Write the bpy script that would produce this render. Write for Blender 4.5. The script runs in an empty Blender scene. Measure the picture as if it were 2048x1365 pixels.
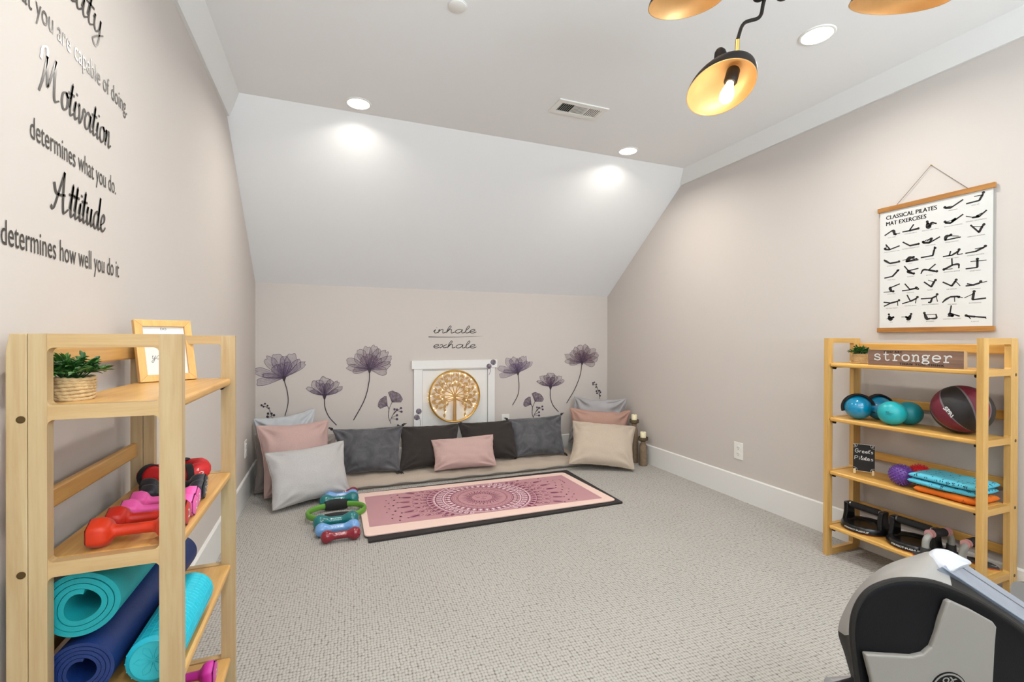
import bpy, bmesh, math, random
from mathutils import Vector, Matrix, noise as mnoise
C = bpy.context.scene.collection
PI = math.pi
sc = bpy.context.scene

# ------------------------------------------------------------------ camera
FPX, YAW, PIT, ROLL, EYE = 932.33, 0.3732, -0.0048, 0.0024, Vector((0, 0, 1.068))
def cam_axes():
    r = Vector((math.cos(YAW), -math.sin(YAW), 0)); d = Vector((math.sin(YAW), math.cos(YAW), 0)); u = Vector((0, 0, 1))
    f = d*math.cos(PIT)+u*math.sin(PIT); u2 = u*math.cos(PIT)-d*math.sin(PIT)
    R = r*math.cos(ROLL)+u2*math.sin(ROLL); U = u2*math.cos(ROLL)-r*math.sin(ROLL)
    return R, U, f
CR, CU, CF = cam_axes()
cd = bpy.data.cameras.new('camera'); cam = bpy.data.objects.new('camera', cd); C.objects.link(cam)
cd.sensor_width = 36.0; cd.lens = 36.0*FPX/2048; cd.clip_start = 0.02
cam.matrix_world = Matrix(((CR.x, CU.x, -CF.x, EYE.x), (CR.y, CU.y, -CF.y, EYE.y), (CR.z, CU.z, -CF.z, EYE.z), (0, 0, 0, 1)))
sc.camera = cam
# ------------------------------------------------------------------ room numbers
XL, XR, YB, YR = -0.515, 2.549, 3.935, -1.9
KNEE, CEIL, YS = 1.484, 2.352, 2.796
# ------------------------------------------------------------------ light
sc.view_settings.view_transform = 'Standard'; sc.view_settings.look = 'None'
sc.view_settings.exposure = 0.08; sc.view_settings.gamma = 1.0; sc.view_settings.use_curve_mapping = False
w = bpy.data.worlds.new('world'); sc.world = w; w.use_nodes = True
w.node_tree.nodes['Background'].inputs[0].default_value = (0.80, 0.90, 1.0, 1)
w.node_tree.nodes['Background'].inputs[1].default_value = 1.0
def lamp(name, kind, loc, power, col, size=0.1, rot=(0, 0, 0), **k):
    l = bpy.data.lights.new(name, kind); l.energy = power; l.color = col
    for a, b in k.items(): setattr(l, a, b)
    if kind == 'AREA': l.size = size
    if kind == 'POINT': l.shadow_soft_size = size
    o = bpy.data.objects.new(name, l); C.objects.link(o); o.location = loc; o.rotation_euler = rot
    return o
WARM = (1.0, 0.955, 0.89)
CANS = [(0.147, 2.682), (1.895, 2.678), (1.912, 1.367), (0.147, 1.10), (0.147, -0.35), (1.912, -0.35), (1.03, -1.1)]
CAN_W = [7.5, 8.6, 7.2, 8.5, 7, 6.5, 6.5]
for (x, y), pw in zip(CANS, CAN_W):
    lamp('downlight_lamp', 'AREA', (x, y, CEIL-0.004), pw, WARM, 0.10, shape='DISK', spread=2.7)
# daylight of the unseen window, lamp tipped up to bounce off the ceiling
lamp('window_daylight', 'AREA', (1.0, YR+0.04, 1.35), 178, (0.775, 0.90, 1.0), 2.4, (PI/2+1.24, 0, 0), shape='RECTANGLE', size_y=1.45)

# ------------------------------------------------------------------ pixel -> place
def ray(px, py):
    return CF + CR*((px-1024)/FPX) - CU*((py-682.5)/FPX)
def _at(px, py, ax, v):
    r = ray(px, py); return EYE + r*((v-EYE[ax])/r[ax])
def atX(px, py, v): return _at(px, py, 0, v)
def atY(px, py, v): return _at(px, py, 1, v)
def atZ(px, py, v=0.0): return _at(px, py, 2, v)
def atD(px, py, d): return EYE + ray(px, py)*d

# ------------------------------------------------------------------ materials
def s2l(c):
    return tuple(((x/255)/12.92 if x/255 <= .04045 else ((x/255+.055)/1.055)**2.4) for x in c)
def newmat(name):
    m = bpy.data.materials.new(name); m.use_nodes = True
    return m, m.node_tree.nodes, m.node_tree.links, m.node_tree.nodes['Principled BSDF']
def N(nd, t, **k):
    n = nd.new(t)
    for a, b in k.items():
        if a.startswith('i_'):
            key = a[2:]
            n.inputs[int(key) if key.isdigit() else key].default_value = b
        else: setattr(n, a, b)
    return n
def mat(name, rgb, rough=.5, metal=0, bump=0, bscale=200, var=0, vscale=8, spec=.5, sheen=0, coat=0, emis=None, es=0, alpha=1, trans=0):
    m, nd, lk, b = newmat(name)
    col = s2l(rgb)+(1,)
    b.inputs['Base Color'].default_value = col; b.inputs['Roughness'].default_value = rough
    b.inputs['Metallic'].default_value = metal; b.inputs['Specular IOR Level'].default_value = spec
    if sheen: b.inputs['Sheen Weight'].default_value = sheen; b.inputs['Sheen Roughness'].default_value = .4
    if coat: b.inputs['Coat Weight'].default_value = coat; b.inputs['Coat Roughness'].default_value = .08
    if emis: b.inputs['Emission Color'].default_value = s2l(emis)+(1,); b.inputs['Emission Strength'].default_value = es
    if alpha < 1: b.inputs['Alpha'].default_value = alpha
    if trans: b.inputs['Transmission Weight'].default_value = trans
    tc = N(nd, 'ShaderNodeTexCoord')
    if var:
        n = N(nd, 'ShaderNodeTexNoise', i_Scale=vscale, i_Detail=4.0); lk.new(tc.outputs['Object'], n.inputs['Vector'])
        mx = N(nd, 'ShaderNodeMix', data_type='RGBA', blend_type='MIX')
        mx.inputs[6].default_value = tuple(max(0, x*(1-var)) for x in col[:3])+(1,); mx.inputs[7].default_value = tuple(min(1, x*(1+var)) for x in col[:3])+(1,)
        lk.new(n.outputs['Fac'], mx.inputs[0]); lk.new(mx.outputs[2], b.inputs['Base Color'])
    if bump:
        n = N(nd, 'ShaderNodeTexNoise', i_Scale=bscale, i_Detail=3.0); lk.new(tc.outputs['Object'], n.inputs['Vector'])
        bp = N(nd, 'ShaderNodeBump', i_Strength=bump, i_Distance=.002); lk.new(n.outputs['Fac'], bp.inputs['Height']); lk.new(bp.outputs['Normal'], b.inputs['Normal'])
    return m
def wood(name, light, dark, axis, rough=.42, sc_=1.0, coat=.15):
    m, nd, lk, b = newmat(name)
    tc = N(nd, 'ShaderNodeTexCoord'); mp = N(nd, 'ShaderNodeMapping')
    s = [26*sc_, 26*sc_, 26*sc_]; s[axis] = 1.7*sc_; mp.inputs['Scale'].default_value = s
    oi = N(nd, 'ShaderNodeObjectInfo'); ad = N(nd, 'ShaderNodeVectorMath', operation='ADD')
    sv = N(nd, 'ShaderNodeVectorMath', operation='SCALE'); sv.inputs[0].default_value = (3.1, 5.7, 2.3)
    lk.new(oi.outputs['Random'], sv.inputs['Scale']); lk.new(tc.outputs['Object'], ad.inputs[0]); lk.new(sv.outputs[0], ad.inputs[1]); lk.new(ad.outputs[0], mp.inputs['Vector'])
    n = N(nd, 'ShaderNodeTexNoise', i_Scale=1.0, i_Detail=6.0, i_Roughness=.6, i_Distortion=1.2); lk.new(mp.outputs[0], n.inputs['Vector'])
    n2 = N(nd, 'ShaderNodeTexNoise', i_Scale=7.0, i_Detail=3.0); lk.new(mp.outputs[0], n2.inputs['Vector'])
    mm = N(nd, 'ShaderNodeMath', operation='MULTIPLY_ADD', i_1=.3); lk.new(n2.outputs['Fac'], mm.inputs[0]); lk.new(n.outputs['Fac'], mm.inputs[2])
    r = N(nd, 'ShaderNodeValToRGB'); r.color_ramp.elements[0].position = .42; r.color_ramp.elements[1].position = .86
    r.color_ramp.elements[0].color = s2l(dark)+(1,); r.color_ramp.elements[1].color = s2l(light)+(1,)
    lk.new(mm.outputs[0], r.inputs[0]); lk.new(r.outputs[0], b.inputs['Base Color'])
    b.inputs['Roughness'].default_value = rough; b.inputs['Coat Weight'].default_value = coat; b.inputs['Coat Roughness'].default_value = .25
    return m
def fabric(name, rgb, var=.10, weave=900, bump=.25, sheen=.1, rough=.9):
    m, nd, lk, b = newmat(name); col = s2l(rgb)
    tc = N(nd, 'ShaderNodeTexCoord')
    n = N(nd, 'ShaderNodeTexNoise', i_Scale=weave*.35, i_Detail=4.0, i_Roughness=.7); lk.new(tc.outputs['Object'], n.inputs['Vector'])
    mx = N(nd, 'ShaderNodeMix', data_type='RGBA'); mx.inputs[6].default_value = tuple(x*(1-var*2) for x in col)+(1,); mx.inputs[7].default_value = tuple(min(1, x*(1+var*2)) for x in col)+(1,)
    lk.new(n.outputs['Fac'], mx.inputs[0]); lk.new(mx.outputs[2], b.inputs['Base Color'])
    n2 = N(nd, 'ShaderNodeTexNoise', i_Scale=14.0, i_Detail=3.0); lk.new(tc.outputs['Object'], n2.inputs['Vector'])
    a = N(nd, 'ShaderNodeMath', operation='MULTIPLY_ADD', i_1=2.5); lk.new(n2.outputs['Fac'], a.inputs[0]); lk.new(n.outputs['Fac'], a.inputs[2])
    bp = N(nd, 'ShaderNodeBump', i_Strength=bump, i_Distance=.004); lk.new(a.outputs[0], bp.inputs['Height']); lk.new(bp.outputs['Normal'], b.inputs['Normal'])
    b.inputs['Roughness'].default_value = rough; b.inputs['Specular IOR Level'].default_value = .15
    b.inputs['Sheen Weight'].default_value = sheen; b.inputs['Sheen Roughness'].default_value = .5
    return m
def carpet_mat():
    m, nd, lk, b = newmat('loop_carpet')
    tc = N(nd, 'ShaderNodeTexCoord'); mp = N(nd, 'ShaderNodeMapping'); lk.new(tc.outputs['Object'], mp.inputs['Vector'])
    nz = N(nd, 'ShaderNodeTexNoise', i_Scale=55.0, i_Detail=2.0); lk.new(tc.outputs['Object'], nz.inputs['Vector'])
    sv = N(nd, 'ShaderNodeVectorMath', operation='SCALE'); sv.inputs['Scale'].default_value = .0065
    lk.new(nz.outputs['Color'], sv.inputs[0])
    ad = N(nd, 'ShaderNodeVectorMath', operation='ADD'); lk.new(mp.outputs[0], ad.inputs[0]); lk.new(sv.outputs[0], ad.inputs[1])
    br = N(nd, 'ShaderNodeTexVoronoi', feature='F1', i_Scale=92.0, i_Randomness=.32); br.voronoi_dimensions = '2D'
    sx = N(nd, 'ShaderNodeMapping'); sx.inputs['Scale'].default_value = (1.0, .8, 1); sx.inputs['Rotation'].default_value = (0, 0, .05)
    lk.new(ad.outputs[0], sx.inputs['Vector']); lk.new(sx.outputs[0], br.inputs['Vector'])
    r = N(nd, 'ShaderNodeValToRGB'); e = r.color_ramp.elements
    e[0].position = .0; e[0].color = s2l((186, 183, 177))+(1,); e[1].position = .78; e[1].color = s2l((92, 88, 83))+(1,)
    k = e.new(.48); k.color = s2l((170, 166, 160))+(1,)
    lk.new(br.outputs['Distance'], r.inputs[0])
    big = N(nd, 'ShaderNodeTexNoise', i_Scale=3.0, i_Detail=3.0); lk.new(tc.outputs['Object'], big.inputs['Vector'])
    hs = N(nd, 'ShaderNodeHueSaturation'); mr = N(nd, 'ShaderNodeMapRange', i_3=.94, i_4=1.06)
    lk.new(big.outputs['Fac'], mr.inputs[0]); lk.new(mr.outputs[0], hs.inputs['Value']); lk.new(r.outputs[0], hs.inputs['Color'])
    lk.new(hs.outputs[0], b.inputs['Base Color'])
    bp = N(nd, 'ShaderNodeBump', invert=True, i_Strength=.9, i_Distance=.004); lk.new(br.outputs['Distance'], bp.inputs['Height']); lk.new(bp.outputs['Normal'], b.inputs['Normal'])
    b.inputs['Roughness'].default_value = .95; b.inputs['Specular IOR Level'].default_value = .1
    return m
def petal_mat(name, rgb, alpha):
    m, nd, lk, b = newmat(name); col = s2l(rgb)
    tc = N(nd, 'ShaderNodeTexCoord'); n = N(nd, 'ShaderNodeTexNoise', i_Scale=45.0, i_Detail=3.0); lk.new(tc.outputs['Object'], n.inputs['Vector'])
    mr = N(nd, 'ShaderNodeMapRange', i_1=.3, i_2=.7, i_3=alpha*.6, i_4=alpha*1.35); lk.new(n.outputs['Fac'], mr.inputs[0]); lk.new(mr.outputs[0], b.inputs['Alpha'])
    b.inputs['Base Color'].default_value = col+(1,); b.inputs['Roughness'].default_value = .6
    return m
def towel_mat(name, base, ink, scale, size):
    m, nd, lk, b = newmat(name)
    tc = N(nd, 'ShaderNodeTexCoord')
    v = N(nd, 'ShaderNodeTexVoronoi', i_Scale=scale, i_Randomness=.45); lk.new(tc.outputs['Object'], v.inputs['Vector'])
    sb = N(nd, 'ShaderNodeVectorMath', operation='SUBTRACT'); lk.new(tc.outputs['Object'], sb.inputs[0]); lk.new(v.outputs['Position'], sb.inputs[1])
    sp = N(nd, 'ShaderNodeSeparateXYZ'); lk.new(sb.outputs[0], sp.inputs[0])
    ad = N(nd, 'ShaderNodeMath', operation='SUBTRACT'); lk.new(sp.outputs[2], ad.inputs[0]); lk.new(sp.outputs[0], ad.inputs[1])
    at = N(nd, 'ShaderNodeMath', operation='ARCTAN2'); lk.new(sp.outputs[1], at.inputs[0]); lk.new(ad.outputs[0], at.inputs[1])
    m5 = N(nd, 'ShaderNodeMath', operation='MULTIPLY', i_1=5.0); lk.new(at.outputs[0], m5.inputs[0])
    cs = N(nd, 'ShaderNodeMath', operation='COSINE'); lk.new(m5.outputs[0], cs.inputs[0])
    pr = N(nd, 'ShaderNodeMath', operation='MULTIPLY_ADD', i_1=size*scale*.42, i_2=size*scale*.62); lk.new(cs.outputs[0], pr.inputs[0])
    lt = N(nd, 'ShaderNodeMath', operation='LESS_THAN'); lk.new(v.outputs['Distance'], lt.inputs[0]); lk.new(pr.outputs[0], lt.inputs[1])
    gt = N(nd, 'ShaderNodeMath', operation='GREATER_THAN', i_1=size*scale*.2); lk.new(v.outputs['Distance'], gt.inputs[0])
    mu = N(nd, 'ShaderNodeMath', operation='MULTIPLY'); lk.new(lt.outputs[0], mu.inputs[0]); lk.new(gt.outputs[0], mu.inputs[1])
    mx = N(nd, 'ShaderNodeMix', data_type='RGBA'); mx.inputs[6].default_value = s2l(base)+(1,); mx.inputs[7].default_value = s2l(ink)+(1,)
    lk.new(mu.outputs[0], mx.inputs[0]); lk.new(mx.outputs[2], b.inputs['Base Color'])
    n = N(nd, 'ShaderNodeTexNoise', i_Scale=500.0); lk.new(tc.outputs['Object'], n.inputs['Vector'])
    bp = N(nd, 'ShaderNodeBump', i_Strength=.3, i_Distance=.002); lk.new(n.outputs['Fac'], bp.inputs['Height']); lk.new(bp.outputs['Normal'], b.inputs['Normal'])
    b.inputs['Roughness'].default_value = .95
    return m

M = {}
M['wall'] = mat('wall_paint', (205, 197, 190), .75, bump=.05, bscale=350, spec=.25)
M['ceiling'] = mat('ceiling_paint', (240, 240, 239), .8, bump=.04, bscale=300, spec=.2)
M['trim'] = mat('white_trim_paint', (230, 229, 226), .38, bump=.02, bscale=60)
M['carpet'] = carpet_mat()
WL, WD = (198, 175, 134), (176, 145, 100)
SL, SD = (216, 172, 104), (188, 136, 70)
M['wood_z'] = wood('pale_wood_upright', WL, WD, 2); M['wood_x'] = wood('pale_wood_rail', (204, 174, 126), (180, 144, 94), 0)
M['shelf'] = wood('honey_wood_shelf', SL, SD, 1); M['slat'] = wood('honey_wood_slat', (210, 166, 98), (184, 136, 72), 1)
M['frame_wood'] = wood('picture_frame_wood', (226, 180, 108), (204, 152, 84), 2, sc_=1.5)
M['bar_wood'] = wood('oak_hanger_bar', (184, 128, 62), (150, 98, 44), 1, sc_=2)
M['sign_wood'] = wood('weathered_brown_board', (150, 116, 96), (104, 78, 64), 1, .7, 1.6, 0)
M['paper'] = mat('white_paper', (216, 215, 211), .7, var=.02, vscale=3)
M['ink'] = mat('black_ink', (34, 32, 32), .6, var=.05)
M['caption'] = mat('grey_caption_ink', (120, 118, 116), .7, var=.05)
M['vinyl'] = mat('dark_vinyl_lettering', (60, 53, 46), .24, var=.05, spec=.5)
M['thinvinyl'] = mat('black_vinyl_script', (38, 34, 32), .5, var=.05)
M['white'] = mat('white_plastic', (236, 234, 228), .35, var=.02)
M['dark'] = mat('dark_slot', (26, 26, 26), .6, var=.05)
M['gold'] = mat('gold_metal', (210, 176, 108), .32, 1, bump=.05, bscale=80, var=.06)
M['brass'] = mat('brushed_brass', (196, 164, 92), .3, 1, var=.05)
M['black_metal'] = mat('satin_black_metal', (32, 27, 24), .5, var=.08, spec=.2)
M['copper'] = mat('copper_leaf_interior', (214, 174, 120), .45, .4, bump=.12, bscale=25, var=.18, vscale=14)
M['bulb'] = mat('lit_bulb_glass', (255, 236, 200), .2, emis=(255, 226, 176), es=9)
M['fairy'] = mat('lit_fairy_bulb', (255, 236, 190), .3, emis=(255, 214, 140), es=14)
M['lens'] = mat('lit_downlight_lens', (255, 252, 246), .4, emis=(255, 246, 232), es=7)
M['steel'] = mat('brushed_steel', (176, 176, 178), .3, .9, var=.06)
# ------------------------------------------------------------------ mesh helper
def cr(pts, n=8, closed=False):
    P = [Vector(p) for p in pts]
    if len(P) < 3 and not closed:
        return [P[0].lerp(P[-1], i/n) for i in range(n+1)]
    out = []; L = len(P); rng = range(L) if closed else range(L-1)
    for i in rng:
        if closed: a, b, c, d = P[(i-1) % L], P[i], P[(i+1) % L], P[(i+2) % L]
        else:
            b, c = P[i], P[i+1]; a = P[i-1] if i > 0 else b*2-c; d = P[i+2] if i+2 < L else c*2-b
        for k in range(n):
            t = k/n
            out.append(((b*2)+(c-a)*t+(a*2-b*5+c*4-d)*t*t+(b*3-a-c*3+d)*t**3)*.5)
    if not closed: out.append(P[-1])
    return out
def frame(o, x=None, z=None):
    """matrix with origin o, local z along z and x near x"""
    z = Vector(z).normalized(); x = Vector(x or (1, 0, 0)); x = (x - z*x.dot(z)).normalized(); y = z.cross(x)
    return Matrix(((x.x, y.x, z.x, o[0]), (x.y, y.y, z.y, o[1]), (x.z, y.z, z.z, o[2]), (0, 0, 0, 1)))
T = Matrix.Translation
def RZ(a): return Matrix.Rotation(a, 4, 'Z')
def RX(a): return Matrix.Rotation(a, 4, 'X')
def RY(a): return Matrix.Rotation(a, 4, 'Y')
class MB:
    def __init__(s): s.v = []; s.f = []; s.m = []
    def add(s, vs, fs, mi=0, X=None):
        o = len(s.v)
        s.v += [(X @ Vector(v)) if X else Vector(v) for v in vs]
        s.f += [tuple(i+o for i in f) for f in fs]; s.m += [mi]*len(fs) if isinstance(mi, int) else mi
        return s
    def box(s, x0, x1, y0, y1, z0, z1, mi=0, X=None):
        return s.add([(x0, y0, z0), (x1, y0, z0), (x1, y1, z0), (x0, y1, z0), (x0, y0, z1), (x1, y0, z1), (x1, y1, z1), (x0, y1, z1)],
                     [(0, 3, 2, 1), (4, 5, 6, 7), (0, 1, 5, 4), (1, 2, 6, 5), (2, 3, 7, 6), (3, 0, 4, 7)], mi, X)
    def lathe(s, prof, n=32, mi=0, X=None, shear=None):
        vs = []; fs = []; rings = []
        for r, z in prof:
            if r < 1e-6: rings.append([len(vs)]); vs.append((0, 0, z))
            else:
                rings.append(list(range(len(vs), len(vs)+n))); vs += [(r*math.cos(2*PI*k/n), r*math.sin(2*PI*k/n), z) for k in range(n)]
        for a, b in zip(rings, rings[1:]):
            for k in range(n):
                k2 = (k+1) % n
                if len(a) == 1 and len(b) == 1: continue
                if len(a) == 1: fs.append((a[0], b[k2], b[k]))
                elif len(b) == 1: fs.append((a[k], a[k2], b[0]))
                else: fs.append((a[k], a[k2], b[k2], b[k]))
        if shear: vs = [(x+shear(z), y, z) for x, y, z in vs]
        return s.add(vs, fs, mi, X)
    def sphere(s, c, r, n=24, mi=0, sq=(1, 1, 1)):
        h = n//2
        return s.lathe([(r*math.sin(PI*i/h), -r*math.cos(PI*i/h)) for i in range(h+1)], n, mi, T(c) @ Matrix.Diagonal((*sq, 1)))
    def tube(s, pts, r, n=10, mi=0, closed=False, caps=True, flat=1.0, up=None):
        P = [Vector(p) for p in pts]; L = len(P); vs = []; fs = []
        R = r if isinstance(r, (list, tuple)) else [r]*L
        ref = None
        for i, p in enumerate(P):
            a = P[(i-1) % L] if (closed or i > 0) else p; b = P[(i+1) % L] if (closed or i < L-1) else p
            t = (b-a).normalized()
            if ref is None:
                ref = Vector(up) if up else (Vector((0, 0, 1)) if abs(t.z) < .9 else Vector((1, 0, 0)))
            x = (ref - t*ref.dot(t)).normalized(); y = t.cross(x)
            if not up: ref = x
            for k in range(n):
                q = 2*PI*k/n; vs.append(p + x*(math.cos(q)*R[i]*flat) + y*(math.sin(q)*R[i]))
        for i in range(L if closed else L-1):
            j = (i+1) % L
            for k in range(n):
                k2 = (k+1) % n; fs.append((i*n+k, i*n+k2, j*n+k2, j*n+k))
        if caps and not closed: fs.append(tuple(range(n-1, -1, -1))); fs.append(tuple(range((L-1)*n, L*n)))
        return s.add(vs, fs, mi)
    def prism(s, pts, z0, z1, mi=0, X=None, cap=None):
        n = len(pts); vs = [(x, y, z0) for x, y in pts]+[(x, y, z1) for x, y in pts]
        fs = [tuple(range(n-1, -1, -1)), tuple(range(n, 2*n))]+[(i, (i+1) % n, n+(i+1) % n, n+i) for i in range(n)]
        m = [mi]*len(fs)
        if cap is not None: m[1] = cap
        return s.add(vs, fs, m, X)
    def poly(s, pts, F, mi=0):
        return s.add([F(*p) for p in pts], [tuple(range(len(pts)))], mi)
    def ribbon(s, pts, wd, F, mi=0, n=6, smooth=True, taper=False, closed=False, nib=None):
        P = cr([(p[0], p[1], 0) for p in pts], n, closed) if smooth else [Vector((p[0], p[1], 0)) for p in pts]
        if closed: P = P+[P[0]]
        L = len(P); vs = []; fs = []
        for i, p in enumerate(P):
            if closed: a, b = P[(i-1) % (L-1)], P[(i+1) % (L-1)]
            else: a, b = P[max(0, i-1)], P[min(L-1, i+1)]
            t = (b-a)
            if t.length < 1e-9: t = Vector((1, 0, 0))
            t.normalize(); nrm = Vector((-t.y, t.x, 0)); q = i/(L-1)
            ww = wd*(math.sin(PI*(.08+.84*q)) if taper is True else (1-.9*q if taper == 'end' else (.62+.38*math.sin(PI*min(1, q*1.25)) if taper == 'soft' else 1)))
            if nib is not None: ww *= .45+.75*abs(math.sin(math.atan2(t.y, t.x)-nib))
            vs += [F(*(p+nrm*ww/2).to_2d()), F(*(p-nrm*ww/2).to_2d())]
        fs = [(2*i, 2*i+1, 2*i+3, 2*i+2) for i in range(L-1)]
        return s.add(vs, fs, mi)
    def disc(s, c, r, F, mi=0, n=12, ry=None):
        return s.poly([(c[0]+r*math.cos(2*PI*k/n), c[1]+(ry or r)*math.sin(2*PI*k/n)) for k in range(n)], F, mi)
    def build(s, name, mats, parent=None, bevel=0, sub=0, angle=40, seg=2, smooth=True):
        me = bpy.data.meshes.new(name)
        inv = ROOT.get(parent.name) if parent else None
        vs = [inv @ v for v in s.v] if inv else s.v
        org = Vector((0, 0, 0))
        if parent is None and vs:
            lo = [min(v[i] for v in vs) for i in range(3)]; hi = [max(v[i] for v in vs) for i in range(3)]
            org = Vector(((lo[0]+hi[0])/2, (lo[1]+hi[1])/2, lo[2])); vs = [v-org for v in vs]
        me.from_pydata(vs, [], s.f); me.polygons.foreach_set('material_index', s.m)
        for x in (mats if isinstance(mats, (list, tuple)) else [mats]): me.materials.append(M[x] if isinstance(x, str) else x)
        me.update()
        if smooth: me.shade_smooth(); me.set_sharp_from_angle(angle=math.radians(angle))
        o = bpy.data.objects.new(name, me); C.objects.link(o)
        if parent: o.parent = parent
        else: o.location = org
        if parent: ROOT[o.name] = inv
        else: ROOT[o.name] = T(org).inverted()
        if bevel:
            b = o.modifiers.new('bevel', 'BEVEL'); b.width = bevel; b.segments = seg; b.limit_method = 'ANGLE'; b.angle_limit = math.radians(50); b.harden_normals = False
        if sub:
            b = o.modifiers.new('subdivision', 'SUBSURF'); b.levels = sub; b.render_levels = sub
        return o
ROOT = {}
def tag(o, label, cat, group=None):
    o['label'] = label; o['category'] = cat
    if group: o['group'] = group
    return o
def thing(name, label, cat, loc, group=None, rz=0):
    o = bpy.data.objects.new(name, None); C.objects.link(o); o.empty_display_size = .05
    o.location = loc; o.rotation_euler = (0, 0, rz); ROOT[o.name] = (T(loc) @ RZ(rz)).inverted()
    return tag(o, label, cat, group)
def struct(name, mb, m, **k):
    o = mb.build(name, m, **k)
    if 'parent' not in k: o['kind'] = 'structure'
    return o
_tc = {}
def text2d(body, bold=0, spacing=1.0):
    """outline text as flat mesh, unit cap height ~0.73"""
    key = (body, bold, spacing)
    if key not in _tc:
        cu = bpy.data.curves.new('lettering', 'FONT'); cu.body = body; cu.size = 1; cu.offset = bold; cu.space_character = spacing; cu.resolution_u = 3
        ob = bpy.data.objects.new('lettering', cu); C.objects.link(ob)
        dg = bpy.context.evaluated_depsgraph_get(); me = bpy.data.meshes.new_from_object(ob.evaluated_get(dg))
        _tc[key] = ([(v.co.x, v.co.y) for v in me.vertices], [tuple(p.vertices) for p in me.polygons])
        bpy.data.objects.remove(ob); bpy.data.curves.remove(cu); bpy.data.meshes.remove(me)
    return _tc[key]
def put_text(mb, body, F, x0, y0, width=None, height=None, mi=0, bold=0, spacing=1.0, center=False):
    """fit text: starts at x0, baseline y0, cap-height-based height; F maps (u,v)->3D"""
    vs, fs = text2d(body, bold, spacing)
    if not vs: return
    lo = min(v[0] for v in vs); hi = max(v[0] for v in vs)
    sy = (height/.73) if height else None
    sx = (width/(hi-lo)) if width else sy
    if sy is None: sy = sx
    off = -(lo+hi)/2 if center else -lo
    mb.add([F(x0+(v[0]+off)*sx, y0+v[1]*sy) for v in vs], fs, mi)

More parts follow.
